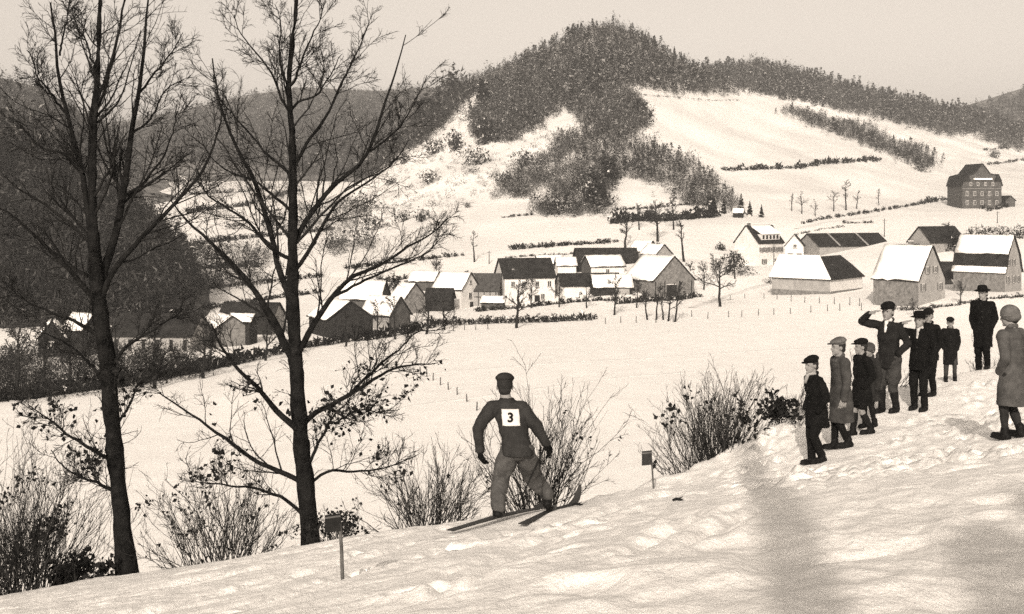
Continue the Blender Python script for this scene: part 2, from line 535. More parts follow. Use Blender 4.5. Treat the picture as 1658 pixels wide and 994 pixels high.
hill('right', 'hill', 'long wooded ridge running down to the right behind the open field', [
    (980, 650, 300, 960, 160), (1060, 650, 300, 970, 136), (1130, 650, 300, 985, 112), (1160, 650, 300, 990, 110), (1225, 655, 300, 1000, 101), (1300, 660, 300, 1010, 119),
    (1400, 670, 300, 1020, 146), (1480, 680, 300, 1040, 166), (1545, 690, 300, 1060, 176), (1600, 700, 300, 1080, 192), (1658, 710, 300, 1100, 214), (1850, 720, 300, 1150, 250)],
    1.0, 8.0, seed=13)
hill('farright', 'hill', 'distant wooded hillside at the right edge of the valley', [
    (1420, 1100, 300, 1500, 226), (1500, 1100, 300, 1500, 196), (1560, 1100, 300, 1500, 172), (1600, 1100, 300, 1500, 160), (1658, 1100, 300, 1500, 142), (1850, 1100, 300, 1500, 96)],
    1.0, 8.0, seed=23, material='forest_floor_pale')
hill('farleft', 'hill', 'long distant wooded ridge closing the valley behind the bare trees', [
    (-350, 760, 312, 1450, 235), (0, 760, 312, 1450, 222), (200, 760, 312, 1450, 196), (300, 760, 312, 1450, 178), (400, 760, 312, 1450, 154), (490, 760, 312, 1450, 141), (560, 760, 312, 1450, 145),
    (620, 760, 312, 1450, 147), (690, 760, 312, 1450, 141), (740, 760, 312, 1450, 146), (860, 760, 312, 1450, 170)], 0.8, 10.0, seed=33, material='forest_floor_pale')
hill('midleft', 'hill', 'grey wooded hill shoulder behind the large tree at the left edge', [
    (-400, 480, 400, 760, 20), (-200, 480, 400, 760, 75), (0, 480, 395, 760, 126), (60, 480, 390, 755, 140), (130, 480, 385, 745, 180), (200, 480, 380, 720, 243), (260, 480, 372, 690, 290), (340, 480, 366, 640, 340)],
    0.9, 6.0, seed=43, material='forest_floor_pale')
hill('nearleft', 'hill', 'dark wooded slope rising behind the farm roofs at the left edge', [
    (-420, 196, 545, 300, 170), (-200, 196, 540, 300, 210), (0, 198, 535, 300, 246), (60, 200, 533, 300, 254), (120, 202, 528, 300, 272), (200, 206, 520, 298, 315), (260, 212, 512, 290, 352), (305, 216, 508, 282, 410), (335, 220, 512, 274, 462), (360, 224, 530, 268, 515), (390, 224, 560, 262, 555)], 0.9, 2.5, back=120.0, seed=53, rows=60, material='forest_floor')

# first surface seen in every column, for setting trees and hedges on the slopes
T_PX = np.arange(-360, 1841, 6.0)
T_D = np.geomspace(58, 1500, 520)
_T = []
for pxq in T_PX:
    x = (pxq - CX) / F * T_D
    zz = ground_z(x, T_D); zz = np.where(T_D > 760, -999.0, zz)
    for key in HILLS: zz = np.maximum(zz, hill_z(key, pxq, T_D))
    _T.append(np.minimum.accumulate(HY - F * zz / T_D))
_T = np.array(_T)


def surf(px, py):
    """world point of the first surface below the given picture row"""
    i = int(np.clip(round((px - T_PX[0]) / 6.0), 0, len(T_PX) - 1))
    c = _T[i]
    k = int(np.searchsorted(-c, -py))
    if k >= len(T_D): return None
    if k == 0: d = T_D[0]
    else:
        a, b = c[k - 1], c[k]
        t = 0 if a == b else (a - py) / (a - b)
        if T_D[k] - T_D[k - 1] > 60: t = 1
        d = T_D[k - 1] + (T_D[k] - T_D[k - 1]) * t
        if (a - b) > 25: d = T_D[k]
    return P(px, py, d)


def track(label, pts, width, name='path'):
    """a trodden track draped over the snow"""
    c = []
    for (x0, y0), (x1, y1) in zip(pts[:-1], pts[1:]):
        n = max(3, int(math.hypot(x1 - x0, y1 - y0) / 8))
        for k in range(n):
            t = k / n
            q = surf(x0 + (x1 - x0) * t, y0 + (y1 - y0) * t)
            if q is not None: c.append(q)
    c = np.array([tuple(q) for q in c]); n = len(c)
    T = np.gradient(c, axis=0); T[:, 2] = 0; T /= np.linalg.norm(T, axis=1, keepdims=True) + 1e-9
    S = np.stack([T[:, 1], -T[:, 0], T[:, 2] * 0], 1)
    rg = np.random.default_rng(n)
    V = []
    for o in (-1, -0.4, 0.4, 1):
        p = c + S * o * width / 2 * (0.8 + 0.4 * rg.random((n, 1)))
        p[:, 2] = ground_z(p[:, 0], p[:, 1]) + ground_detail(p[:, 0], p[:, 1]) + (0.07 if abs(o) < 0.9 else -0.05)
        V.append(p)
    V = np.array(V); idx = np.arange(4 * n).reshape(4, n)
    f = np.stack([idx[:-1, :-1], idx[1:, :-1], idx[1:, 1:], idx[:-1, 1:]], -1).reshape(-1, 4)
    o = link(name, np_mesh(name, V.reshape(-1, 3), f, M['path'], None, True))
    tagit(o, label, kind='structure')


track('faint trodden track crossing the white meadow', [(640, 612), (760, 600), (900, 590), (1080, 578), (1240, 566), (1400, 556)], 0.9)
track('second faint track along the near meadow', [(600, 668), (800, 640), (1000, 612), (1180, 596)], 0.7)
track('cart lane leading into the village beside the angled barn', [(1120, 500), (1180, 480), (1240, 462), (1290, 450)], 2.4)
track('lane climbing past the orchard to the villa', [(1290, 372), (1340, 360), (1420, 350), (1500, 342), (1560, 342)], 2.4)


# ------------------------------------------------------------------ branching plants
def tubes(groups):
    """groups: list of (P (M,n,3), R (M,n), sides) -> verts, quads"""
    V, Q, off = [], [], 0
    for Pp, R, k in groups:
        if len(Pp) == 0: continue
        m, n, _ = Pp.shape
        T = np.gradient(Pp, axis=1)
        T /= np.linalg.norm(T, axis=2, keepdims=True) + 1e-9
        ref = np.where(np.abs(T[:, :1, 2:3]) > 0.9, np.array([1.0, 0, 0]), np.array([0, 0, 1.0]))
        U = np.cross(T, np.broadcast_to(ref, T.shape)); U /= np.linalg.norm(U, axis=2, keepdims=True) + 1e-9
        W = np.cross(T, U)
        a = np.arange(k) * 2 * np.pi / k
        ring = Pp[:, :, None] + R[:, :, None, None] * (np.cos(a)[None, None, :, None] * U[:, :, None] + np.sin(a)[None, None, :, None] * W[:, :, None])
        V.append(ring.reshape(-1, 3))
        idx = np.arange(m * n * k).reshape(m, n, k) + off
        nx = np.roll(idx, -1, axis=2)
        Q.append(np.stack([idx[:, :-1], idx[:, 1:], nx[:, 1:], nx[:, :-1]], -1).reshape(-1, 4))
        off += m * n * k
    return np.concatenate(V), np.concatenate(Q)


def resample(pts, n):
    """smooth curve through a polyline, n points"""
    pts = np.asarray(pts, float)
    d = np.concatenate([[0], np.cumsum(np.linalg.norm(np.diff(pts, axis=0), axis=1))])
    t = np.linspace(0, d[-1], n)
    m = np.gradient(pts, d, axis=0)
    i = np.clip(np.searchsorted(d, t, side='right') - 1, 0, len(pts) - 2)
    h = (d[i + 1] - d[i])[:, None]; s = ((t - d[i])[:, None]) / h
    return ((2 * s ** 3 - 3 * s ** 2 + 1) * pts[i] + (s ** 3 - 2 * s ** 2 + s) * h * m[i]
            + (-2 * s ** 3 + 3 * s ** 2) * pts[i + 1] + (s ** 3 - s ** 2) * h * m[i + 1])


def sprout(Pp, R, c, rng, ratio, ang, up, n=5, tmin=0.2, rk=0.55, rmin=0.004, wob=0.18, lmin=0.12, lmax=9.0, plane=0.0):
    """c children on every parent polyline"""
    m, k, _ = Pp.shape
    L = np.linalg.norm(np.diff(Pp, axis=1), axis=2).sum(1)
    par = np.repeat(np.arange(m), c)
    N = len(par)
    t = tmin + (1 - tmin) * rng.random(N)
    ft = t * (k - 1); i = np.minimum(ft.astype(int), k - 2); w = (ft - i)[:, None]
    pos = Pp[par, i] * (1 - w) + Pp[par, i + 1] * w
    rad = R[par, i] * (1 - w[:, 0]) + R[par, i + 1] * w[:, 0]
    T = Pp[par, i + 1] - Pp[par, i]; T /= np.linalg.norm(T, axis=1, keepdims=True) + 1e-9
    rv = rng.normal(size=(N, 3)); rv[:, 1] *= (1 - plane)
    pe = rv - (rv * T).sum(1, keepdims=True) * T
    pe /= np.linalg.norm(pe, axis=1, keepdims=True) + 1e-9
    a = np.radians(ang * (0.65 + 0.7 * rng.random(N)))[:, None]
    D = T * np.cos(a) + pe * np.sin(a) + np.array([0, 0, up])
    D /= np.linalg.norm(D, axis=1, keepdims=True)
    ln = np.clip(L[par] * ratio * (1.15 - 0.75 * t) * (0.55 + 0.8 * rng.random(N)), lmin, lmax)
    out = np.zeros((N, n, 3)); out[:, 0] = pos
    cur = D
    for q in range(1, n):
        cur = cur + rng.normal(size=(N, 3)) * wob + np.array([0, 0, up * 0.35])
        cur /= np.linalg.norm(cur, axis=1, keepdims=True)
        out[:, q] = out[:, q - 1] + cur * (ln / (n - 1))[:, None]
    r0 = np.maximum(rad * rk, rmin)
    rr = r0[:, None] * np.linspace(1, 0.3, n)[None] ; rr = np.maximum(rr, rmin * 0.7)
    return out, rr


def leaf_mesh(pos, dirs, size, rng, curl=0.5):
    """lobed withered leaves: four triangles each, folded along the midrib"""
    N = len(pos)
    D = dirs / (np.linalg.norm(dirs, axis=1, keepdims=True) + 1e-9)
    rv = rng.normal(size=(N, 3)); S = np.cross(D, rv); S /= np.linalg.norm(S, axis=1, keepdims=True) + 1e-9
    Nn = np.cross(D, S)
    s = (size * (0.6 + 0.8 * rng.random(N)))[:, None]
    b = pos; tip = pos + D * s
    mid = pos + D * s * 0.55 + Nn * s * 0.12 * curl
    l = pos + D * s * 0.5 + S * s * 0.36 + Nn * s * curl * 0.3
    r = pos + D * s * 0.6 - S * s * 0.36 + Nn * s * curl * 0.3
    V = np.stack([b, l, tip, r, mid], 1).reshape(-1, 3)
    o = np.arange(N)[:, None] * 5
    f = np.concatenate([o + np.array([[0, 4, 1]]), o + np.array([[1, 4, 2]]), o + np.array([[2, 4, 3]]), o + np.array([[3, 4, 0]])])
    return V, f


def tree_from_trace(name, label, group, base, d, trunk, limbs, seed, leafy_below, twig_counts=(13, 7, 4)):
    """a tree whose trunk and main limbs follow given curves; lesser branches grow by rule"""
    rng = np.random.default_rng(seed)
    root = empty(name, P(base[0], base[1], d), label, 'tree', group)
    O = np.array(root.location)
    m = d / F

    built = []

    def curve(pts, n, lean):
        """a curve whose start sits on whatever was grown there before"""
        d0 = d
        if built:
            q = np.concatenate(built)
            k = np.argmin((q[:, 0] - pts[0][0]) ** 2 + (q[:, 1] - pts[0][1]) ** 2)
            d0 = q[k, 2]
        w, dep, L = [], [], 0
        for i, (x, y) in enumerate(pts):
            if i: L += math.hypot(x - pts[i - 1][0], y - pts[i - 1][1]) * m
            dd = d0 + lean * L + 0.04 * rng.normal() * (i > 0)
            w.append(((x - CX) / F * dd, dd, (HY - y) / F * dd))
        c = resample(np.array(w), n)
        built.append(np.stack([CX + F * c[:, 0] / c[:, 1], HY - F * c[:, 2] / c[:, 1], c[:, 1]], 1))
        return c

    tp = curve([(x, y) for x, y, w in trunk], 40, 0.0)
    cum = np.concatenate([[0], np.cumsum([math.dist(trunk[i][:2], trunk[i + 1][:2]) for i in range(len(trunk) - 1)])])
    tr = np.interp(np.linspace(0, cum[-1], 40), cum, [w * m / 2 * 0.86 for _, _, w in trunk])
    tr = tr * (1 + 0.06 * rng.normal(size=40)); tr[0] *= 1.12
    tp[0, 2] -= 0.25
    V, Q = tubes([(tp[None] - O, tr[None], 14)])
    V = V + 0.012 * rng.normal(size=V.shape)
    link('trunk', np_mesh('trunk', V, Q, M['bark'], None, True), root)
    LP, LR, low = [], [], []
    for pts, w0, w1 in limbs:
        lean = rng.uniform(-0.55, 0.55)
        c = curve(pts, 18, lean)
        c[1:] += np.cumsum(rng.normal(size=c[1:].shape) * 0.010, axis=0)
        r = np.linspace(w0 * 0.95, w1 * 0.95, 18) * m / 2
        LP.append(c); LR.append(r); low.append(pts[0][1] > leafy_below)
        V, Q = tubes([(c[None] - O, r[None], 8)])
        link('limb', np_mesh('limb', V, Q, M['bark'], None, True), root)
    LP, LR, low = np.array(LP), np.array(LR), np.array(low)
    top = resample(tp[16:], 18)[None]; topr = np.interp(np.linspace(16, 39, 18), np.arange(40), tr)[None]
    AP, AR = np.concatenate([LP, top]), np.concatenate([LR, topr])
    b1, r1 = sprout(AP, AR, twig_counts[0], rng, 0.38, 44, 0.12, 8, 0.12, 0.38, 0.0055, 0.13, 0.4, 2.0)
    b2, r2 = sprout(b1, r1, twig_counts[1], rng, 0.46, 40, 0.08, 6, 0.12, 0.55, 0.0038, 0.16, 0.18, 0.9)
    b3, r3 = sprout(b2, r2, twig_counts[2], rng, 0.5, 42, 0.05, 4, 0.1, 0.6, 0.0028, 0.2, 0.08, 0.38)
    # short shoots on the trunk itself
    b4, r4 = sprout(tp[None, 3:22], tr[None, 3:22], 34, rng, 0.12, 70, 0.25, 5, 0.05, 0.06, 0.005, 0.2, 0.2, 0.7)
    b5, r5 = sprout(b4, r4, 4, rng, 0.5, 45, 0.1, 4, 0.2, 0.6, 0.0035, 0.2, 0.08, 0.3)
    V, Q = tubes([(b1 - O, r1, 5), (b2 - O, r2, 4), (b3 - O, r3, 3), (b4 - O, r4, 4), (b5 - O, r5, 3)])
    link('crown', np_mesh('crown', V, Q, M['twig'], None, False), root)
    # withered leaves that stay on the low boughs
    ends = np.concatenate([b3[:, -1], b3[:, 2], b5[:, -1]]); dirs = np.concatenate([b3[:, -1] - b3[:, -2], b3[:, 2] - b3[:, 1], b5[:, -1] - b5[:, -2]])
    row = HY - F * ends[:, 2] / ends[:, 1]
    clump = fbm(ends[:, 0] * 1.9 + 9, ends[:, 2] * 1.9, 2, seed)
    keep = (row > leafy_below) & (clump > 0.0) & (rng.random(len(ends)) < 0.10)
    e, dv = ends[keep], dirs[keep]
    e = np.repeat(e, 2, axis=0) + rng.normal(size=(len(e) * 2, 3)) * 0.04
    dv = np.repeat(dv, 2, axis=0); dv /= np.linalg.norm(dv, axis=1, keepdims=True) + 1e-9
    dv = dv + rng.normal(size=dv.shape) * 0.7 + np.array([0, 0, -0.6])
    V, f = leaf_mesh(e - O, dv, 0.075, rng)
    lo = link('leaves', np_mesh('leaves', V, f, M['leaf'], None, False), root)
    lo['kind'] = 'stuff'
    return root


def stem_bush(name, label, px0, px1, base_rows, d, height, n, seed, fan=0.5, leafy=0.0, tw=(5, 3), group='bare bushes along the crest of the slope', sink=0.15, rad=0.0068, leafsize=0.06):
    """a thicket of rods rising from a strip of ground between two picture columns"""
    rng = np.random.default_rng(seed)
    mx = 0.5 * (px0 + px1)
    b = P(mx, base_rows, d)
    b.z = gz(b.x, b.y)
    root = empty(name, b, label, 'bush', group)
    O = np.array(b)
    half = (px1 - px0) / 2 / F * d
    u = rng.normal(size=n) * 0.45
    x = b.x + np.clip(u, -1, 1) * half * 0.55
    y = b.y + rng.normal(size=n) * 0.28
    xyz = np.stack([x, y, np.array(ground_z(x, y)) - sink], 1)
    k = 8
    h = height * (0.45 + 0.6 * rng.random(n)) * (1 - 0.35 * np.abs(np.clip(u, -1, 1)))
    D = np.stack([np.clip(u, -1, 1) * fan * 1.3 + rng.normal(size=n) * 0.30, rng.normal(size=n) * 0.30, np.ones(n)], 1)
    D /= np.linalg.norm(D, axis=1, keepdims=True)
    S = np.zeros((n, k, 3)); S[:, 0] = xyz; cur = D
    for q in range(1, k):
        cur = cur + rng.normal(size=(n, 3)) * 0.13 + np.array([0, 0, 0.02]); cur /= np.linalg.norm(cur, axis=1, keepdims=True)
        S[:, q] = S[:, q - 1] + cur * (h / (k - 1))[:, None]
    R = (rad * (0.6 + 0.8 * rng.random(n)))[:, None] * np.linspace(1, 0.3, k)[None]
    b1, r1 = sprout(S, R, tw[0], rng, 0.36, 30, 0.18, 5, 0.18, 0.6, 0.0035, 0.14, 0.12, 0.9)
    b2, r2 = sprout(b1, r1, tw[1], rng, 0.45, 34, 0.12, 4, 0.15, 0.65, 0.0028, 0.16, 0.08, 0.4)
    V, Q = tubes([(S - O, R, 5)])
    link('stems', np_mesh('stems', V, Q, M['rod'], None, True), root)['kind'] = 'stuff'
    V, Q = tubes([(b1 - O, r1, 3), (b2 - O, r2, 3)])
    link('twigs', np_mesh('twigs', V, Q, M['rod'], None, False), root)['kind'] = 'stuff'
    if leafy > 0:
        e = np.concatenate([b2[:, -1], b1[:, 2]]); dv = np.concatenate([b2[:, -1] - b2[:, -2], b1[:, 2] - b1[:, 1]])
        hh = (e[:, 2] - O[2]) / height
        cl = fbm(e[:, 0] * 2.2, e[:, 2] * 2.2, 2, seed)
        keep = (hh < 0.62) & (cl > 0.05 - 0.1 * leafy) & (rng.random(len(e)) < leafy)
        e = np.repeat(e[keep], 3, axis=0); dv = np.repeat(dv[keep], 3, axis=0)
        e = e + rng.normal(size=e.shape) * 0.03
        dv = dv / (np.linalg.norm(dv, axis=1, keepdims=True) + 1e-9) + rng.normal(size=dv.shape) * 0.8 + np.array([0, 0, -0.4])
        if len(e):
            V, f = leaf_mesh(e - O, dv, leafsize, rng)
            lo = link('leaves', np_mesh('leaves', V, f, M['leaf'], None, False), root)
            lo['kind'] = 'stuff'
    return root


TREE_R = 'R'
tree_from_trace('bare_oak_tree', 'tall bare tree with spreading limbs and withered low leaves behind the near stake', 'bare trees on the crest of the slope', (503, 882), 17.0,
    [(503, 884, 37), (497, 800, 31), (490, 740, 29), (485, 680, 27), (478, 570, 25), (474, 480, 21), (474, 400, 17), (475, 330, 14), (474, 250, 11), (472, 200, 9), (468, 150, 7.5), (470, 90, 5.5), (478, 30, 3.5), (482, -20, 2.5)],
    [([(476, 500), (455, 440), (445, 385), (430, 340), (412, 290), (390, 250), (372, 215), (360, 180), (350, 130), (345, 95)], 12, 2.5),
     ([(479, 590), (465, 561), (443, 512), (416, 463), (372, 420), (334, 382), (300, 350), (280, 325)], 15, 2.5),
     ([(484, 700), (470, 686), (443, 664), (410, 626), (378, 593), (361, 566), (340, 530)], 12, 2.5),
     ([(492, 790), (484, 781), (443, 762), (405, 745), (361, 713), (318, 680), (280, 656), (255, 640)], 10, 2.0),
     ([(496, 840), (489, 832), (459, 811), (421, 798), (361, 792), (310, 785)], 7, 1.5),
     ([(488, 690), (497, 680), (541, 653), (584, 626), (617, 604), (660, 588), (709, 583)], 11, 1.5),
     ([(570, 634), (590, 612), (620, 585), (655, 555), (682, 534), (722, 530)], 6, 1.5),
     ([(495, 760), (505, 748), (524, 713), (541, 686), (551, 669), (575, 640)], 7, 1.5),
     ([(541, 686), (573, 667), (610, 664), (644, 661)], 4, 1.2),
     ([(497, 785), (513, 773), (568, 767), (617, 762), (676, 740)], 6, 1.2),
     ([(480, 575), (490, 558), (508, 523), (535, 485), (568, 447), (606, 430), (660, 398), (703, 371), (722, 350)], 12, 1.5),
     ([(540, 480), (582, 455), (642, 433), (690, 412), (716, 378)], 6, 1.2),
     ([(475, 400), (486, 372), (516, 332), (551, 302), (582, 277), (602, 241), (622, 191), (652, 100), (662, 62)], 10, 1.8),
     ([(600, 245), (640, 215), (668, 170), (690, 125)], 4, 1.2),
     ([(476, 440), (494, 417), (521, 372), (545, 330), (585, 300), (630, 275), (660, 230)], 8, 1.5),
     ([(474, 275), (501, 226), (531, 186), (561, 126), (587, 65), (597, 35)], 7, 1.5),
     ([(470, 185), (476, 171), (511, 156), (541, 116), (556, 80)], 5, 1.2),
     ([(474, 300), (468, 282), (441, 256), (411, 221), (380, 186), (368, 150)], 6, 1.4),
     ([(470, 185), (461, 166), (446, 116), (416, 75), (396, 40), (388, 15)], 5, 1.2),
     ([(468, 150), (451, 80), (452, 40), (445, 5)], 4, 1.2),
     ([(469, 140), (473, 131), (496, 75), (515, 30), (524, 5)], 5, 1.2),
     ([(475, 345), (445, 320), (420, 300), (385, 285), (345, 260), (330, 225)], 6, 1.4),
     ([(474, 420), (440, 400), (405, 360), (370, 335), (335, 310), (318, 270)], 7, 1.4),
     ], 71, 585, (13, 7, 4))

tree_from_trace('bare_oak_tree', 'tall bare tree splitting into several upright stems at the left edge of the slope', 'bare trees on the crest of the slope', (205, 922), 17.0,
    [(206, 926, 38), (195, 820, 31), (187, 740, 29), (179, 650, 28), (170, 560, 28), (161, 498, 27), (156, 440, 22), (151, 352, 17), (150, 226, 13), (158, 100, 9), (161, 20, 6), (166, -40, 4)],
    [([(158, 440), (146, 360), (136, 282), (116, 201), (100, 126), (95, 50), (90, 10)], 13, 3),
     ([(163, 500), (170, 440), (191, 362), (206, 282), (216, 201), (226, 141), (234, 75), (241, 0)], 17, 3.5),
     ([(152, 240), (161, 166), (186, 100), (206, 20), (215, -20)], 9, 3),
     ([(166, 480), (185, 440), (216, 402), (272, 342), (322, 282), (352, 211), (358, 160)], 11, 2),
     ([(160, 490), (126, 453), (75, 402), (30, 352), (-20, 320)], 10, 2),
     ([(192, 800), (176, 790), (134, 775), (103, 755), (85, 730)], 6, 1.5),
     ([(184, 745), (165, 738), (114, 707), (67, 671), (40, 650)], 8, 1.5),
     ([(186, 700), (205, 660), (228, 620), (262, 590)], 6, 1.5),
     ([(226, 150), (250, 120), (280, 95), (305, 55)], 5, 1.5),
     ([(214, 215), (245, 185), (262, 150), (290, 125)], 5, 1.5),
     ([(200, 320), (235, 290), (270, 240), (285, 180)], 6, 1.5),
     ([(148, 300), (130, 250), (134, 190), (138, 130)], 5, 1.5),
     ([(112, 190), (85, 160), (55, 120), (40, 80)], 5, 1.5),
     ([(135, 280), (100, 250), (60, 235), (25, 190)], 6, 1.5),
     ([(178, 640), (150, 600), (105, 560), (60, 540)], 7, 1.5),
     ([(174, 600), (205, 560), (250, 530), (290, 500)], 7, 1.5),
     ([(169, 550), (130, 520), (80, 500), (20, 470)], 8, 1.5),
     ([(158, 110), (140, 70), (135, 20)], 4, 1.5),
     ([(97, 90), (112, 50), (118, 10)], 4, 1.5),
     ], 72, 590, (15, 7, 4))

BUSHES = [
    ('dense dark thicket of bare rods at the lower left corner of the slope', -80, 150, 950, 16.8, 2.7, 190, 101, 0.35, 0.25),
    ('wide spray of bare rods between the two tall bare trees', 230, 490, 900, 16.9, 1.75, 95, 102, 0.6, 0.05),
    ('low bare brambles with broad withered leaves beside the left tree trunk', 80, 190, 932, 16.9, 0.75, 26, 103, 0.6, 0.9),
    ('bare twiggy bush between the tall tree and the skier', 590, 790, 858, 16.6, 1.55, 85, 104, 0.55, 0.02),
    ('tall slender bare bush directly behind the skier', 800, 945, 824, 16.6, 2.15, 85, 105, 0.38, 0.05),
    ('large fan-shaped bare bush with dry leaves beside the small sign on a stick', 1045, 1260, 742, 20.6, 1.95, 170, 106, 0.55, 0.13),
    ('low dark leafy bush behind the boy in front', 1240, 1320, 690, 20.9, 0.8, 50, 107, 0.4, 0.5),
    ('thin bare bush behind the group of spectators', 1330, 1480, 648, 23.4, 1.35, 34, 108, 0.35, 0.0),
    ('row of thin dry stalks beside the man in the long black coat', 1545, 1640, 600, 27.0, 1.05, 34, 109, 0.2, 0.0),
    ('small bare shoots under the tall tree with withered leaves', 505, 590, 878, 16.9, 0.7, 22, 110, 0.6, 0.5),
]
for lb, a, b_, row, dist, hgt, n, sd, fan, lf in BUSHES:
    stem_bush('bush', lb, a, b_, row, dist, hgt, n, sd, fan, lf, leafsize=0.085 if sd in (103, 106, 107) else 0.06)


# ------------------------------------------------------------------ woods and shrubs on the slopes
def crown_cloud(base, h, w, n, rng, kind='round', size=0.16, tone=None):
    """many small ragged faces spread through the crowns of all trees at once"""
    N = len(base)
    tot = N * n
    ti = np.repeat(np.arange(N), n)
    if kind == 'cone':
        f = rng.random(tot) ** 0.75
        rr = (1 - f) * np.sqrt(rng.random(tot)) * w[ti] / 2 + 0.03 * w[ti]
        a = rng.random(tot) * 2 * np.pi
        c = base[ti] + np.stack([rr * np.cos(a), rr * np.sin(a), h[ti] * (0.1 + 0.9 * f)], 1)
    else:
        v = rng.normal(size=(tot, 3)); v /= np.linalg.norm(v, axis=1, keepdims=True)
        q = rng.random(tot) ** 0.45
        lump = 1 + 0.35 * np.sin(v[:, 0] * 5 + ti * 1.7) * np.sin(v[:, 2] * 4 + ti * 2.9)
        v = v * (q * lump)[:, None]
        lo = 0.52 if kind == 'round' else 0.42
        c = base[ti] + np.stack([v[:, 0] * w[ti] / 2, v[:, 1] * w[ti] / 2, h[ti] * (lo + v[:, 2] * (1 - lo))], 1)
        c[:, 2] = np.maximum(c[:, 2], base[ti][:, 2] - 0.2)
    s = (size * h[ti] * (0.5 + rng.random(tot)))[:, None]
    A = rng.normal(size=(tot, 3)); A[:, 2] = np.abs(A[:, 2]) * (1.3 if kind != 'cone' else 0.3)
    A /= np.linalg.norm(A, axis=1, keepdims=True)
    B = np.cross(A, rng.normal(size=(tot, 3))); B /= np.linalg.norm(B, axis=1, keepdims=True) + 1e-9
    slim = 0.28 if kind == 'bare' else 0.55
    V = np.stack([c - A * s * 0.5 - B * s * slim * 0.5, c - A * s * 0.3 + B * s * slim * 0.5, c + A * s * 0.6], 1).reshape(-1, 3)
    f = np.arange(tot * 3).reshape(-1, 3)
    return V, f, ti


def trunks(base, h, r):
    N = len(base)
    z = np.linspace(-0.05, 0.75, 4)[None, :, None] * h[:, None, None] * np.array([0, 0, 1.0])
    return tubes([(base[:, None] + z, (r[:, None] * np.array([1, 0.8, 0.55, 0.2])[None]), 4)])


def in_poly(x, y, poly):
    inside = np.zeros(len(x), bool); n = len(poly); j = n - 1
    for i in range(n):
        xi, yi = poly[i]; xj, yj = poly[j]
        c = ((yi > y) != (yj > y)) & (x < (xj - xi) * (y - yi) / (yj - yi + 1e-9) + xi)
        inside ^= c; j = i
    return inside


def wood(name, label, polys, count, hrange, seed, mix=(0.35, 0.35, 0.3), snow=0.12, conifer=0.35, n=60, size=0.16, wmul=0.75, thin=0.0, soft=7.0):
    """a far-off wood that reads as one mass"""
    rng = np.random.default_rng(seed)
    pts = []
    allx = [p[0] for q in polys for p in q]; ally = [p[1] for q in polys for p in q]
    tries = 0
    while len(pts) < count and tries < 60:
        tries += 1
        x = rng.uniform(min(allx), max(allx), 2000); y = rng.uniform(min(ally), max(ally), 2000)
        ok = np.zeros(2000, bool)
        for q in polys: ok |= in_poly(x, y, q)
        if thin: ok &= fbm(x / 26.0, y / 18.0, 2, seed) > thin
        for a, b in zip(x[ok], y[ok]):
            s = surf(a + rng.normal() * soft, b + abs(rng.normal()) * soft * 0.5)
            if s is not None: pts.append(tuple(s))
            if len(pts) >= count: break
    pts = np.array(pts)
    N = len(pts)
    h = rng.uniform(hrange[0], hrange[1], N) * (0.8 + 0.5 * rng.random(N) ** 3)
    big = fbm(pts[:, 0] / 45.0, pts[:, 2] / 20.0, 2, seed + 3)
    con = (rng.random(N) < conifer * (1 + 1.6 * np.clip(big * 2, -0.5, 1)))
    V, Fc, MI, off = [], [], [], 0
    for kind, sel in (('cone', con), ('bare', ~con)):
        if sel.sum() == 0: continue
        w = h[sel] * wmul * (0.7 if kind == 'cone' else 1.05)
        v, f, ti = crown_cloud(pts[sel], h[sel], w, n, rng, kind, size)
        tt = rng.choice(3, size=int(sel.sum()), p=mix if kind == 'bare' else (0.75, 0.25, 0.0))
        mi = tt[ti]
        jit = rng.random(len(mi)) < 0.2
        mi = np.where(jit, np.clip(mi + 1, 0, 2), mi)
        mi = np.where(rng.random(len(mi)) < snow * (1.3 if kind == 'cone' else 0.8), 3, mi)
        V.append(v); Fc.append(f + off); MI.append(mi); off += len(v)
    me = np_mesh(name, np.concatenate(V), np.concatenate(Fc), [M['fol0'], M['fol1'], M['fol2'], M['frost']], np.concatenate(MI), False)
    o = link(name, me)
    tagit(o, label, 'wood', kind='stuff')
    return o


wood('wood', 'dense wood covering the upper part of the steep hill', [
    [(742, 137), (800, 112), (870, 82), (930, 52), (990, 40), (1040, 57), (1080, 83), (1110, 105), (1150, 126), (1190, 146), (1196, 153), (1100, 149), (1003, 139), (1040, 170), (1046, 200),
     (1030, 222), (1000, 232), (975, 222), (955, 222), (942, 192), (915, 172), (890, 190), (855, 214), (835, 232), (800, 224), (782, 232), (768, 214), (762, 190), (776, 165), (780, 140), (745, 172), (716, 196), (680, 222), (648, 244), (690, 194)]],
     4200, (4.5, 7.6), 201, (0.3, 0.45, 0.25), 0.17, 0.25, 60, 0.15)
wood('wood', 'scrubby wood on the foot of the steep hill above the snowy terraces', [
    [(795, 322), (812, 300), (845, 268), (870, 252), (905, 212), (940, 212), (985, 226), (1040, 226), (1060, 238), (1085, 244), (1130, 272), (1168, 300), (1190, 328), (1185, 345), (1160, 338), (1110, 330), (1085, 306), (1050, 292),
     (1005, 285), (990, 296), (985, 345), (930, 349), (870, 347), (862, 326), (835, 318)]],
     2200, (2.8, 4.8), 202, (0.4, 0.4, 0.2), 0.15, 0.2, 60, 0.15, 1.0, thin=-0.34)
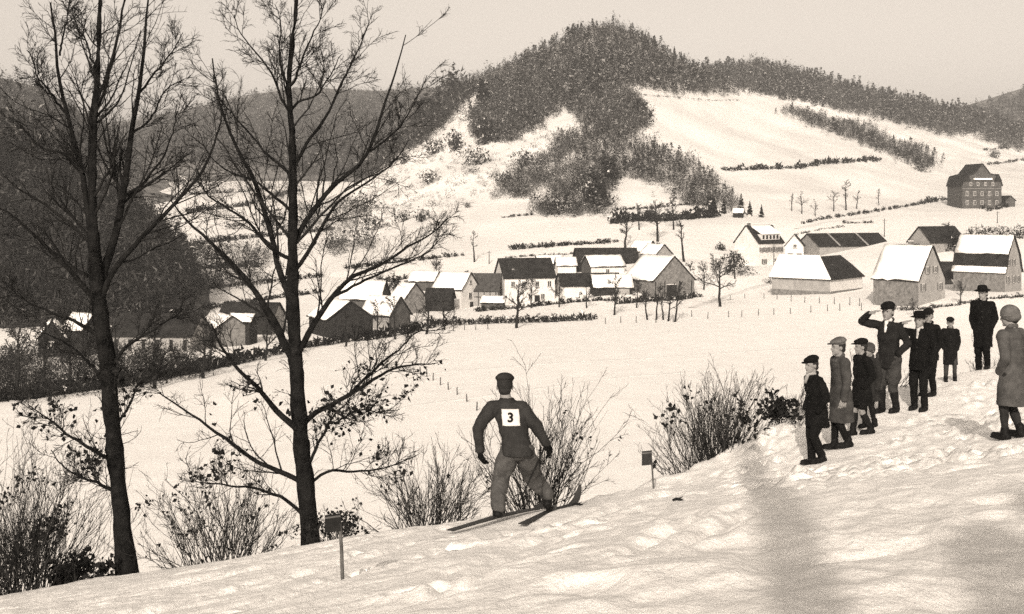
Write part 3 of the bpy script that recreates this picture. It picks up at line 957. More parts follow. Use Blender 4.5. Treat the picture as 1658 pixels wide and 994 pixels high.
wood('wood', 'wooded ridge top with conifers standing against the sky on the right', [
    [(1115, 112), (1160, 108), (1225, 98), (1300, 117), (1400, 144), (1480, 164), (1545, 174), (1600, 190), (1660, 212), (1660, 245), (1612, 232), (1580, 215), (1530, 218), (1450, 196), (1380, 182), (1300, 164), (1225, 150), (1190, 140), (1120, 118)]],
     3400, (6, 10.5), 203, (0.3, 0.45, 0.25), 0.16, 0.35, 44, 0.17, 0.7)
wood('wood', 'diagonal strip of dark wood along the lower edge of the open field', [
    [(1272, 182), (1290, 176), (1340, 195), (1400, 200), (1440, 225), (1500, 240), (1514, 262), (1506, 272), (1470, 262), (1420, 240), (1360, 218), (1300, 196)]],
     1000, (3.6, 5.6), 204, (0.5, 0.4, 0.1), 0.08, 0.2, 60, 0.15, 0.9)
wood('wood', 'distant wood on the hillside at the right edge', [
    [(1560, 178), (1600, 166), (1660, 146), (1800, 110), (1800, 225), (1660, 222), (1610, 222), (1560, 192)]], 1500, (8, 12), 205, (0.3, 0.5, 0.2), 0.1, 0.3, 36, 0.16, 0.7)
wood('wood', 'hazy forest covering the far ridge behind the bare trees', [
    [(-40, 226), (200, 200), (300, 182), (400, 158), (490, 145), (560, 149), (620, 151), (690, 145), (760, 150), (700, 215), (640, 262), (600, 285), (520, 285), (440, 270), (300, 262), (150, 262), (-40, 262)]],
     5200, (9, 15), 206, (0.3, 0.5, 0.2), 0.08, 0.2, 34, 0.16, 0.9)
wood('wood', 'grey leafless wood on the hill shoulder at the left edge', [
    [(-120, 90), (0, 130), (60, 144), (130, 184), (200, 247), (240, 275), (220, 300), (150, 262), (90, 240), (0, 236), (-120, 215)]],
     1900, (6.5, 10), 207, (0.35, 0.45, 0.2), 0.08, 0.15, 50, 0.13, 0.9)
wood('wood', 'very dark evergreen wood on the slope behind the left farm roofs', [
    [(-150, 220), (0, 248), (60, 256), (120, 275), (200, 318), (262, 358), (304, 412), (328, 452), (320, 480), (260, 500), (200, 512), (100, 528), (-150, 530)]],
     2300, (4.5, 8.0), 208, (0.64, 0.36, 0.0), 0.0, 0.3, 74, 0.14, 0.8)
wood('wood', 'dark copse on the near edge of the far snowfields', [
    [(300, 402), (330, 400), (400, 402), (440, 408), (440, 430), (380, 440), (300, 440)], [(200, 420), (300, 400), (300, 470), (210, 480)], [(395, 300), (470, 296), (540, 262), (640, 246), (640, 270), (590, 290), (520, 300), (470, 330), (420, 346), (398, 330)],
    [(290, 305), (420, 290), (450, 300), (340, 330)], [(440, 335), (560, 322), (600, 350), (560, 385), (470, 376)], [(300, 458), (420, 442), (440, 455), (320, 478)], [(520, 395), (600, 385), (610, 402), (540, 415)]],
     1050, (3.2, 5.5), 209, (0.6, 0.4, 0.0), 0.03, 0.15, 60, 0.13, 0.9)


wood('scrub', 'sparse low scrub dotted over the snowy flank of the steep hill', [
    [(570, 330), (620, 290), (650, 255), (700, 215), (745, 190), (780, 235), (830, 240), (880, 205), (910, 190), (930, 205), (860, 262), (820, 300), (790, 325), (740, 335), (690, 340), (640, 372), (580, 392), (556, 370)],
    [(1000, 292), (1060, 296), (1090, 312), (1000, 310)]], 520, (0.8, 2.0), 211, (0.2, 0.5, 0.3), 0.15, 0.0, 26, 0.3, 1.7, thin=-0.12)
wood('wood', 'tangled dark brushwood along the stream below the left farm roofs', [
    [(-80, 575), (60, 572), (170, 575), (300, 578), (345, 590), (330, 606), (200, 632), (80, 648), (-80, 660)]], 620, (1.6, 3.0), 210, (0.85, 0.15, 0.0), 0.0, 0.1, 70, 0.14, 1.0)


def shrub(label, px, py, wpx, hpx, seed, name='shrub', dark=0.6, snow=0.05, n=420, group='shrubs on the snowy slopes', kind='low', cat='shrub'):
    rng = np.random.default_rng(seed)
    s = surf(px, py)
    if s is None: return
    m = s.y / F
    root = empty(name, s, label, cat, group)
    h = np.array([hpx * m]); w = np.array([wpx * m])
    v, f, ti = crown_cloud(np.zeros((1, 3)), h, w, n, rng, kind, 0.9 / math.sqrt(n) * 3.0)
    mi = rng.choice([0, 1, 2, 3], size=n, p=(dark * (1 - snow), (1 - dark) * 0.75 * (1 - snow), (1 - dark) * 0.25 * (1 - snow), snow))
    link('crown', np_mesh('crown', v, f, [M['fol0'], M['fol1'], M['fol2'], M['hill_snow']], mi, False), root)
    k = 7
    a = rng.random(k) * 6.28
    st = np.zeros((k, 4, 3)); tt = np.linspace(-0.05, 0.6, 4)
    st[:, :, 0] = np.cos(a)[:, None] * tt * w[0] * 0.3; st[:, :, 1] = np.sin(a)[:, None] * tt * w[0] * 0.3; st[:, :, 2] = tt * h[0]
    V, Q = tubes([(st, np.full((k, 4), 0.012 * h[0]), 4)])
    link('stems', np_mesh('stems', V, Q, M['twig'], None, False), root)
    return root


SHRUBS = [
    ('round bare shrub, upper left of a pair on the snowy flank', 703, 250, 40, 30, 0.55), ('round bare shrub, upper right of a pair on the snowy flank', 737, 243, 32, 34, 0.5),
    ('wide dark shrub in the middle of the snowy flank', 772, 266, 62, 30, 0.55), ('pale straggling shrub below the wide dark one', 765, 280, 36, 12, 0.2),
    ('small shrub halfway down the snowy flank', 697, 297, 40, 24, 0.45), ('tiny dark shrub alone on the white flank', 757, 336, 14, 9, 0.8),
    ('dark flat bush, left half of a pair on the lower flank', 652, 358, 38, 20, 0.85), ('dark flat bush, right half of a pair on the lower flank', 684, 358, 34, 22, 0.85),
    ('low shrub beneath the far ridge beside the bare tree twigs', 606, 372, 46, 26, 0.6), ('pale brushwood patch on the left end of the flank', 590, 345, 70, 34, 0.12),
    ('dark tree-like shrub high on the left shoulder of the hill', 785, 232, 40, 44, 0.8), ('tall dark evergreen clump on the hill shoulder', 782, 172, 26, 46, 0.85),
    ('small bush at the left end of the hillside wood', 815, 300, 36, 24, 0.6), ('dark bush on the lower edge of the upper wood', 850, 268, 40, 26, 0.7),
    ('dark clump at the top corner of the open field', 1038, 190, 30, 30, 0.85), ('dark clump at the side of the open field', 1042, 205, 22, 14, 0.85),
    ('pale shrub on the snow under the far ridge', 655, 265, 26, 18, 0.5), ('narrow shrub on the snow beside the far ridge', 632, 300, 30, 16, 0.5),
    ('very dark round clump in the scrub above the terrace', 962, 335, 52, 58, 0.9), ('dark evergreen clump beside the snowy gap', 985, 300, 36, 50, 0.8), ('wide dark clump on the terrace edge', 905, 346, 76, 40, 0.8),
    ('dark bush at the end of the diagonal wood strip', 1492, 278, 36, 16, 0.85), ('dark bush on the snowfield above the villa road', 1610, 255, 22, 14, 0.7),
    ('low dark scrub above the left snow terrace', 440, 372, 60, 40, 0.8), ('low dark scrub on the far left snowfield', 350, 350, 90, 16, 0.7), ('long low scrub across the far left meadow', 330, 445, 130, 12, 0.8),
    ('dark bush in the far meadow beside the tall tree', 410, 420, 70, 14, 0.8), ('dark bush behind the white gabled house', 640, 470, 30, 26, 0.8), ('garden bush left of the large white house', 1168, 412, 18, 20, 0.8),
    ('dark garden bushes beside the gable of the large white house', 1190, 432, 36, 26, 0.8), ('dark garden thicket below the large white house', 1200, 445, 56, 18, 0.85), ('dark heap of brushwood left of the snowy barn', 1247, 460, 24, 11, 0.9),
    ('rounded shrub at the end of the village path', 1152, 352, 20, 40, 0.85), ('dark bush in front of the long white house', 822, 492, 20, 34, 0.85), ('dark bushes behind the gambrel-roofed house, leftmost', 1590, 384, 44, 20, 0.85),
    ('dark bushes behind the gambrel-roofed house, middle', 1622, 384, 40, 20, 0.85), ('dark bushes behind the gambrel-roofed house, rightmost', 1652, 386, 40, 22, 0.85),
    ('dark scrub patch left of centre in the far left valley', 380, 372, 60, 18, 0.75), ('dark scrub patch beside the tall tree in the far left valley', 505, 345, 60, 22, 0.75),
    ('dark bush right of the tall tree above the snowy sheds', 545, 400, 50, 20, 0.75), ('pale scrub under the far ridge between the two trees', 300, 300, 70, 20, 0.5), ('brown scrub patch on the far left meadow edge', 260, 390, 60, 22, 0.7),
    ('tangled bushes beside the dark-roofed house on the right', 1548, 406, 56, 34, 0.75), ('dark bush beside the snowy gable house', 1560, 452, 20, 22, 0.85),
]
for i, (lb, x, y, w, h, dk) in enumerate(SHRUBS):
    shrub(lb, x, y, w, h, 300 + i, dark=dk, snow=0.04 if dk > 0.6 else 0.12)


def hedge(label, pts, hpx, seed, dark=0.75, n_per=9, name='hedge', group='hedges between the snowfields', snow=0.05, step=5.0, deep=1.0):
    rng = np.random.default_rng(seed)
    base, hh = [], []
    for (x0, y0), (x1, y1) in zip(pts[:-1], pts[1:]):
        L = math.hypot(x1 - x0, y1 - y0)
        for k in range(max(2, int(L / step))):
            t = (k + rng.random()) / max(2, int(L / step))
            s = surf(x0 + (x1 - x0) * t, y0 + (y1 - y0) * t)
            if s is None: continue
            h = hpx * s.y / F * rng.uniform(0.55, 1.25)
            base.append((s.x, s.y + rng.normal() * 0.4 * deep, s.z)); hh.append(h)
    if not base: return
    base = np.array(base); hh = np.array(hh)
    o0 = base[0].copy()
    w = np.maximum(hh * 1.3, step * 1.6 * base[:, 1] / F)
    v, f, ti = crown_cloud(base - o0, hh, w, n_per * 5, rng, 'low', 0.42)
    n = len(f)
    mi = rng.choice([0, 1, 2, 3], size=n, p=(dark * (1 - snow), (1 - dark) * 0.8 * (1 - snow), (1 - dark) * 0.2 * (1 - snow), snow))
    root = empty(name, o0, label, 'hedge', group)
    link('foliage', np_mesh('foliage', v, f, [M['fol0'], M['fol1'], M['fol2'], M['hill_snow']], mi, False), root)
    st = np.zeros((len(base), 3, 3)); st[:] = (base - o0)[:, None]
    st[:, :, 2] += np.array([-0.1, 0.3, 0.7])[None] * hh[:, None]
    V, Q = tubes([(st, np.full((len(base), 3), 0.04), 4)])
    link('stems', np_mesh('stems', V, Q, M['twig'], None, False), root)
    return root


HEDGES = [
    ('dark hedge along the lower edge of the open hillside field', [(1172, 277), (1240, 274), (1300, 272), (1330, 266), (1425, 260)], 9, 0.85),
    ('thin line of stubble near the top of the open field', [(1015, 152), (1090, 158), (1150, 163), (1195, 163)], 2.5, 0.3),
    ('dark hedge below the snowy terrace above the white village houses', [(828, 404), (900, 399), (960, 395), (1000, 392)], 8, 0.85),
    ('hedge line left of the village above the snowy roofs', [(560, 436), (620, 428), (680, 422), (705, 418), (748, 414)], 7, 0.75),
    ('low hedge at the upper edge of the village terrace', [(818, 418), (870, 414), (930, 412)], 4, 0.8),
    ('dark hedge under the scrubby wood', [(990, 341), (1060, 337), (1110, 332), (1145, 330)], 5, 0.9),
    ('broad dark hedge at the top of the village orchard', [(990, 362), (1030, 358), (1080, 358), (1120, 354), (1160, 350)], 16, 0.85),
    ('short brush line on the snow left of the scrubby wood', [(815, 353), (840, 350), (866, 348)], 5, 0.8),
    ('hedge beside the road climbing to the villa', [(1296, 364), (1340, 354), (1400, 346), (1460, 336), (1520, 326)], 6, 0.75),
    ('dark bank of bushes in front of the villa', [(1490, 328), (1530, 324), (1560, 326), (1600, 342), (1640, 334)], 8, 0.8),
    ('dark line of brush above the garden plots', [(1365, 362), (1410, 362)], 5, 0.9),
    ('hedge line below the villa road', [(1290, 382), (1330, 372), (1365, 368)], 4, 0.8),
    ('dark overgrown stream bank below the left farm buildings', [(-60, 655), (60, 645), (150, 632), (240, 618), (330, 600), (400, 585)], 22, 0.9),
    ('brushwood hedge in front of the snow-roofed sheds', [(400, 585), (470, 566), (540, 556), (600, 548), (660, 538), (700, 528)], 15, 0.85),
    ('grey garden hedge in front of the white gabled house', [(700, 526), (760, 524), (830, 522), (900, 520), (965, 516)], 11, 0.45),
    ('dark shrubs along the yard below the long white house', [(770, 506), (830, 502), (880, 496), (930, 490), (1000, 488)], 9, 0.8),
    ('dark hedge around the great barn with the grey gable', [(1000, 494), (1040, 490), (1100, 487), (1135, 482)], 12, 0.8),
    ('hedge behind the far left barn', [(150, 516), (210, 510), (270, 506), (310, 506)], 9, 0.9),
    ('dark field edge across the far left meadow', [(240, 440), (300, 438), (360, 435), (420, 432)], 12, 0.85),
    ('dark field boundary climbing the far left snowfield', [(300, 346), (340, 340), (400, 334), (440, 322), (480, 310)], 10, 0.8),
    ('dark hedge strip across the far left meadow under the copse', [(330, 470), (390, 462), (440, 456), (520, 448)], 8, 0.8),
    ('dark bushy strip halfway up the far left valley', [(300, 400), (350, 392), (420, 384), (470, 380), (540, 372)], 9, 0.75),
    ('faint hedge near the top of the far left valley', [(250, 322), (310, 316), (380, 312), (440, 306)], 6, 0.7),
    ('dark tangled strip behind the left farm roofs', [(330, 500), (400, 492), (450, 484), (520, 474)], 9, 0.85),
    ('low dark hedge behind the snow-roofed sheds', [(545, 470), (600, 458), (660, 452), (700, 448)], 8, 0.8),
    ('rough hedge on the snow between the farmhouse and the big barn', [(900, 432), (930, 430)], 7, 0.7),
    ('dry garden hedge in front of the tall gabled house', [(1428, 500), (1480, 502), (1545, 496), (1600, 486), (1658, 482)], 7, 0.45),
    ('thin hedge on the snow behind the villa', [(1600, 268), (1640, 262), (1700, 256)], 5, 0.7),
    ('scrub line on the slope above the villa', [(1590, 244), (1630, 240), (1680, 236)], 4, 0.6),
]
for i, (lb, pts, h, dk) in enumerate(HEDGES):
    hedge(lb, pts, h, 400 + i, dk, snow=0.02)


# ------------------------------------------------------------------ village buildings
def frame_of(side, alpha):
    a = math.radians(alpha)
    if side == 'R': return Vector((-math.cos(a), math.sin(a), 0)), Vector((math.sin(a), math.cos(a), 0))
    return Vector((math.cos(a), math.sin(a), 0)), Vector((-math.sin(a), math.cos(a), 0))


def poly_obj(name, verts, faces, material, parent):
    me = bpy.data.meshes.new(name)
    me.from_pydata([tuple(v) for v in verts], [], faces)
    me.materials.append(material)
    fix_normals(me)
    return link(name, me, parent)


def boxy(name, o, u, v, w, material, parent):
    """a box with corner o and edge vectors u, v, w"""
    pts = [o, o + u, o + u + v, o + v, o + w, o + u + w, o + u + v + w, o + v + w]
    return poly_obj(name, pts, [(0, 1, 2, 3), (4, 5, 6, 7), (0, 1, 5, 4), (1, 2, 6, 5), (2, 3, 7, 6), (3, 0, 4, 7)], material, parent)


UP = Vector((0, 0, 1))


def window_on(parent, o, u, n, w, h, frame=True, shutters=False, material=None, name='window'):
    """a window with its lower left corner at o, u along the wall, n out of the wall"""
    fr = 0.10
    wdw = boxy(name, o + n * 0.005, u * w, UP * h, n * 0.06, M['trim'] if frame else (material or M['boards_dark']), parent)
    if frame:
        half = (w - 3 * fr) / 2
        for k in range(2):
            boxy('pane', o + n * 0.05 + u * (fr + k * (half + fr)) + UP * fr, u * half, UP * (h - 2 * fr), n * 0.03, M['pane'], wdw)
        boxy('sill', o + n * 0.01 - UP * 0.10 - u * 0.05, u * (w + 0.1), UP * 0.08, n * 0.14, M['stone'], wdw)
    if shutters:
        for s in (-1, 1):
            q = o - u * (w * 0.55) if s < 0 else o + u * (w * 1.03)
            boxy('shutter', q + n * 0.004, u * w * 0.52, UP * h, n * 0.05, M['shutter'], parent)
    return wdw


def house(key, name, label, cat='house', wall='plaster', gable_wall=None, roofs=('dark', 'dark'), profile=None, side_win=(), gable_win=(), chimney=None, group='buildings of the village',
          over=0.35, thick=0.16, shut=False, spec=None):
    hs = spec or [h for h in HOUSES if h[0] == key][0]
    _, side, px, py, d, alpha, L, W, he, hr = hs
    A, B = frame_of(side, alpha)
    root = empty(name, P(px, py, d), label, cat, group)
    prof = profile or [(0, he), (W / 2, hr), (W, he)]
    full = [(0, -1.2)] + prof + [(W, -1.2)]
    n = len(full)
    front = [B * b + UP * z for b, z in full]
    backp = [A * L + v for v in front]
    # the walls as four faces so that each keeps its own rendering
    k = n
    poly_obj('wall', front + backp, [tuple(range(k)), tuple(range(2 * k - 1, k - 1, -1))] + [(i, (i + 1) % k, k + (i + 1) % k, k + i) for i in (0, k - 2)], M[wall], root)
    if gable_wall:
        g = -A * 0.03
        poly_obj('gable', [v + g for v in front] + [v + A * 0.01 for v in front], [tuple(range(k)), tuple(range(2 * k - 1, k - 1, -1))] + [(i, (i + 1) % k, k + (i + 1) % k, k + i) for i in range(k)], M[gable_wall], root)
    # roof slopes, each a slab that overhangs the walls, with its own cover
    ns = len(prof) - 1
    for i in range(ns):
        (b0, z0), (b1, z1) = prof[i], prof[i + 1]
        dv = Vector((b1 - b0, z1 - z0)); ln = dv.length; dv /= ln
        e0 = over if i == 0 else 0.0; e1 = over if i == ns - 1 else 0.0
        p0 = (b0 - dv.x * e0, z0 - dv.y * e0); p1 = (b1 + dv.x * e1, z1 + dv.y * e1)
        nrm = Vector((-dv.y, dv.x))
        off = 0.03
        q0 = B * (p0[0] + nrm.x * off) + UP * (p0[1] + nrm.y * off) - A * over
        u = B * (p1[0] - p0[0]) + UP * (p1[1] - p0[1])
        nn = B * nrm.x + UP * nrm.y
        cover = roofs[min(i, len(roofs) - 1)]
        base_mat = M['roof_grey'] if cover == 'grey' else M['roof_dark']
        sl = boxy('roof', q0, u, A * (L + 2 * over), nn * thick, base_mat, root)
        if cover == 'snow':
            # a softly uneven blanket of snow lying on the slope
            nu, nv = 7, 9
            rng = np.random.default_rng(abs(hash(label)) % 1000 if False else int(px) + i)
            vs, fs = [], []
            for s in range(2):
                for a in range(nu):
                    for b in range(nv):
                        tu, tv = a / (nu - 1), b / (nv - 1)
                        hgt = (0.26 + 0.07 * rng.normal()) * (1 if s else 0)
                        if a in (0, nu - 1) or b in (0, nv - 1): hgt *= 0.45; tu += 0.02 * rng.normal() * (a == 0) + 0.012 * (a == 0)
                        jit = 0.05 * rng.normal()
                        vs.append(q0 + u * (0.012 + 0.976 * tu) + A * ((L + 2 * over) * (0.012 + 0.976 * tv) + jit) + nn * (thick + 0.004 + hgt))
            ix = lambda s, a, b: s * nu * nv + a * nv + b
            for a in range(nu - 1):
                for b in range(nv - 1):
                    fs.append((ix(1, a, b), ix(1, a + 1, b), ix(1, a + 1, b + 1), ix(1, a, b + 1)))
            rim = [(a, 0) for a in range(nu)] + [(nu - 1, b) for b in range(1, nv)] + [(a, nv - 1) for a in range(nu - 2, -1, -1)] + [(0, b) for b in range(nv - 2, 0, -1)]
            for j in range(len(rim)):
                a0, b0_ = rim[j]; a1, b1_ = rim[(j + 1) % len(rim)]
                fs.append((ix(0, a0, b0_), ix(0, a1, b1_), ix(1, a1, b1_), ix(1, a0, b0_)))
            so = poly_obj('snow_cover', vs, fs, M['roof_snow'], sl)
            for pl in so.data.polygons: pl.use_smooth = True
    for (t, z, w, h) in side_win: window_on(root, A * t + UP * z, A, -B, w, h, shutters=shut)
    for (t, z, w, h) in gable_win: window_on(root, B * t + UP * z, B, -A, w, h, shutters=shut)
    if chimney:
        t, hgt = chimney
        c = boxy('chimney', A * (L * t) + B * (W / 2 - 0.3) + UP * (hr - 0.4), A * 0.6, B * 0.6, UP * (hgt + 0.4), M['brick'], root)
        boxy('chimney_cap', A * (L * t - 0.06) + B * (W / 2 - 0.36) + UP * (hr + hgt + 0.003), A * 0.72, B * 0.72, UP * 0.1, M['roof_snow'], c)
    return root, A, B


def opening(root, o, u, n, w, h, name='door', material='boards_dark'):
    dr = boxy(name, o + n * 0.004, u * w, UP * h, n * 0.05, M[material], root)
    boxy('lintel', o + n * 0.006 + UP * (h + 0.002) - u * 0.08, u * (w + 0.16), UP * 0.14, n * 0.07, M['trim'], dr)
    return dr


r, A, B = house('A', 'white_house', 'small white house with snowy roof and windows in its sunlit gable', wall='plaster', roofs=('snow', 'snow'), chimney=(0.1, 0.5), gable_win=[(2.4, 2.0, 1.1, 1.2), (2.7, 4.9, 0.75, 0.85)])
opening(r, B * 2.9, B, -A, 1.1, 1.3)
r, A, B = house('B', 'timber_house', 'dark slate-roofed timber house close beside the small white house', wall='plaster_grey', roofs=('grey', 'grey'))
for t in (0.3, 1.5, 2.7, 3.9): boxy('timber', A * t + UP * 0.2 - B * 0.03, A * 0.16, UP * 3.0, B * 0.035, M['boards_dark'], r)
boxy('timber', A * 0.1 + UP * 1.9 - B * 0.045, A * 5.2, UP * 0.16, B * 0.035, M['boards_dark'], r)
house('B2', 'lean_to_shed', 'low lean-to shed with one snowy slope below the timber house', 'shed', wall='boards', roofs=('snow',), profile=[(0, 1.0), (2.3, 1.9)], spec=('B2', 'R', 815, 499, 237, 8, 4.4, 2.3, 1.0, 1.9))
r, A, B = house('C', 'farmhouse', 'long white farmhouse with a large dark roof at the village centre', roofs=('dark', 'dark'), side_win=[(1.3, 3.6, 0.9, 1.2), (3.6, 3.6, 0.9, 1.2), (6.4, 3.6, 0.9, 1.2), (9.0, 3.6, 0.9, 1.2), (5.0, 1.0, 0.9, 1.2), (7.6, 1.0, 0.9, 1.2)])
opening(r, A * 6.3 - UP * 0.2, A, -B, 1.1, 2.1)
house('D', 'stable', 'low white stable with a long dark roof right of the farmhouse', 'barn', roofs=('dark', 'dark'), side_win=[(3.4, 1.4, 0.7, 0.8)])
r, A, B = house('E', 'snowy_shed', 'low shed with a snow-covered roof in front of the long dark stable roof', 'shed', wall='boards_dark', roofs=('snow', 'snow'))
boxy('board_wall', A * 4.2 + UP * 0.1 - B * 0.02, A * 3.0, UP * 1.4, B * 0.03, M['plaster_grey'], r)
r, A, B = house('F', 'great_barn', 'big barn with a broad snowy roof and grey gable in mid village', 'barn', wall='stone', roofs=('snow', 'snow'), gable_wall='stone')
opening(r, B * 3.2 - UP * 0.1, B, -A * 1.4, 2.4, 2.8, 'barn_door')
for t in (0.4, 2.6, 6.2, 9.2): boxy('timber', B * t - A * 0.09, B * 0.2, UP * 3.4, A * 0.05, M['boards_dark'], r)
house('G1', 'small_house', 'small snowy-roofed house peeping over the ridge of the big barn', roofs=('snow', 'dark'), wall='plaster_grey', chimney=(0.3, 0.5))
house('G2', 'small_house', 'small snowy roof furthest back behind the big barn', roofs=('snow', 'dark'), wall='stone')
house('H1', 'old_barn', 'long dark-roofed barn behind the small house with a snowy roof', 'barn', wall='boards_dark', roofs=('dark', 'dark'))
house('H2', 'small_house', 'small white house with snowy roof in front of the long dark barn', roofs=('snow', 'snow'), gable_wall='boards', side_win=[(3.4, 0.5, 0.9, 0.9)])
house('H3', 'snowy_shed', 'small snow-covered shed behind the farmhouse, left of the dark barn', 'shed', wall='plaster', roofs=('snow', 'snow'))

r, A, B = house('I', 'white_house', 'large white house with steep dark roof and a long snowy dormer', roofs=('dark', 'dark'), chimney=(0.06, 0.7), shut=True,
                side_win=[(0.7, 3.6, 0.8, 1.2), (2.5, 3.6, 0.8, 1.2), (4.3, 3.6, 0.8, 1.2), (6.1, 3.6, 0.8, 1.2), (7.9, 3.6, 0.8, 1.2), (1.6, 0.6, 0.9, 1.3), (6.4, 0.6, 0.9, 1.3)])
q = A * 1.4 + UP * 6.5 + B * 0.45
dm = boxy('dormer', q, A * 6.9, UP * 1.55, B * 2.6, M['plaster'], r)
for t in (0.5, 1.8, 3.1, 4.4, 5.7): window_on(dm, q + A * t + UP * 0.35, A, -B, 0.7, 0.95, frame=False, material=M['pane'], name='dormer_window')
vs = [q - A * 0.2 - B * 0.3 + UP * 1.56, q + A * 7.1 - B * 0.3 + UP * 1.56, q + A * 7.1 + B * 3.3 + UP * 3.5, q - A * 0.2 + B * 3.3 + UP * 3.5]
poly_obj('snow_cover', vs + [v + UP * 0.25 for v in vs], [(0, 1, 2, 3), (4, 5, 6, 7), (0, 1, 5, 4), (1, 2, 6, 5), (2, 3, 7, 6), (3, 0, 4, 7)], M['roof_snow'], dm)
r, A, B = house('J', 'garage_house', 'narrow gabled outbuilding with dark doors right of the large white house', wall='plaster', roofs=('dark', 'dark'), gable_win=[(1.6, 3.0, 0.9, 0.9)])
opening(r, B * 0.4 - UP * 0.3, B, -A, 1.3, 1.9, 'garage_door'); opening(r, B * 2.5 - UP * 0.3, B, -A, 1.3, 1.9, 'garage_door')
r, A, B = house('J2', 'long_hall', 'long low hall with a huge dark roof behind the snowy barn', 'barn', wall='plaster_grey', roofs=('dark', 'dark'))
for t in (5.5, 14.0):
    boxy('roof_batten', A * t - B * 0.4 + UP * 2.62, A * 0.5, B * 5.2 + UP * 2.9, UP * 0.12, M['plaster_grey'], r)

# the angled barn: two wings meeting at an outward corner
def angled_barn():
    o = P(*K_CORNER)
    root = empty('angled_barn', o, 'low whitewashed barn of two wings, one roof slope snowy and one dark', 'barn', 'buildings of the village')
    a1 = Vector((-0.765, 0.644, 0)); a2 = Vector((0.644, 0.765, 0))
    L1, L2, W, he, hr = 12.4, 14.6, 8.0, 2.65, 6.6
    z = lambda v, h: v + UP * h
    c = Vector((0, 0, 0)); e1 = a1 * L1; e2 = a2 * L2
    i1 = e1 + a2 * W; i2 = e2 + a1 * W; iv = (a1 + a2) * W
    def wing(name, p0, p1, p2, p3, m):
        pts = [z(p, -1.0) for p in (p0, p1, p2, p3)] + [z(p, he) for p in (p0, p1, p2, p3)]
        return poly_obj(name, pts, [(0, 1, 5, 4), (1, 2, 6, 5), (2, 3, 7, 6), (3, 0, 4, 7), (4, 5, 6, 7)], m, root)
    wing('wall', c, e1, i1, a2 * W, M['plaster_grey'])  # left wing greyer than the right: uneven sunlight put into the wall colour
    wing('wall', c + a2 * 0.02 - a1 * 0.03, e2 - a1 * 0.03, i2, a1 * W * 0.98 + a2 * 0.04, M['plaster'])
    ov = 0.45
    ap = z((a1 + a2) * W / 2, hr)
    co = z(c - (a1 + a2) * ov, he - 0.25)
    def slab(name, pts, m, t=0.15, parent=root):
        k = len(pts)
        return poly_obj(name, pts + [p + UP * t for p in pts], [tuple(range(k)), tuple(range(k, 2 * k))] + [(i, (i + 1) % k, k + (i + 1) % k, k + i) for i in range(k)], m, parent)
    r1 = z(e1 + a1 * ov + a2 * W / 2, hr); f1 = z(e1 + a1 * ov - a2 * ov, he - 0.25)
    r2 = z(e2 - a2 * 1.4 + a1 * W / 2, hr); f2 = z(e2 + a2 * ov - a1 * ov, he - 0.25); m2 = z(e2 + a2 * ov + a1 * W * 0.28, he + 2.0)
    s1 = slab('roof', [co, f1, r1, ap], M['roof_dark'])
    slab('snow_cover', [p + UP * 0.154 for p in (co + a1 * 0.1, f1, r1, ap + a1 * 0.1)], M['roof_snow'], 0.22, s1)
    slab('roof', [co, ap, r2, m2, f2], M['roof_dark'])
    b1 = z(i1 + a1 * ov + a2 * ov, he - 0.25); vi = z(iv, he - 0.05); b2 = z(i2 + a2 * ov + a1 * ov, he - 0.25)
    s3 = slab('roof', [ap, r1, b1, vi], M['roof_dark'])
    slab('roof', [ap, vi, b2, r2], M['roof_dark'])
    slab('roof', [r2, b2, f2, m2], M['roof_dark'])
    g = z(e1 + a2 * W / 2, hr)
    poly_obj('gable', [z(e1, he), z(i1, he), g, z(e1, he) - a1 * 0.1, z(i1, he) - a1 * 0.1, g - a1 * 0.1], [(0, 1, 2), (3, 4, 5), (0, 1, 4, 3), (1, 2, 5, 4), (2, 0, 3, 5)], M['plaster'], root)
    boxy('plinth', z(c, -0.9) - a1 * 0.06 - a2 * 0.06, a1 * (L1 + 0.06), a2 * 0.05, UP * 1.1, M['stone'], root)
    boxy('plinth', z(c, -0.9) - a1 * 0.10 - a2 * 0.02, a2 * (L2 + 0.06), a1 * 0.05, UP * 1.1, M['stone'], root)


angled_barn()
r, A, B = house('L', 'gabled_house', 'tall house with snowy roof, chimney and grey gable right of the angled barn', wall='stone', roofs=('snow', 'dark'), gable_wall='plaster_grey', chimney=(0.42, 0.7), shut=True,
                gable_win=[(2.2, 5.6, 0.8, 1.2), (4.6, 5.6, 0.8, 1.2), (1.0, 2.6, 0.8, 1.3), (6.0, 2.6, 0.8, 1.3)])
M_prof = [(0, 3.75), (0.45, 4.6), (1.2, 6.9), (3.7, 10.4), (6.2, 6.9), (6.95, 4.6), (7.4, 3.75)]
house('M', 'gambrel_house', 'house with a bulging two-pitch snowy roof at the right edge', wall='stone', roofs=('snow', 'dark', 'snow', 'snow', 'dark', 'snow'), profile=M_prof, gable_wall='plaster_grey', shut=True,
      gable_win=[(1.2, 4.9, 0.8, 1.2), (3.6, 4.9, 0.8, 1.2), (1.0, 1.7, 0.8, 1.3), (3.5, 1.7, 0.8, 1.3), (5.6, 1.7, 0.8, 1.3)])
house('N', 'dark_roofed_house', 'house with a plain dark roof and sunlit gable behind the tall gabled house', wall='plaster_grey', roofs=('dark', 'dark'))
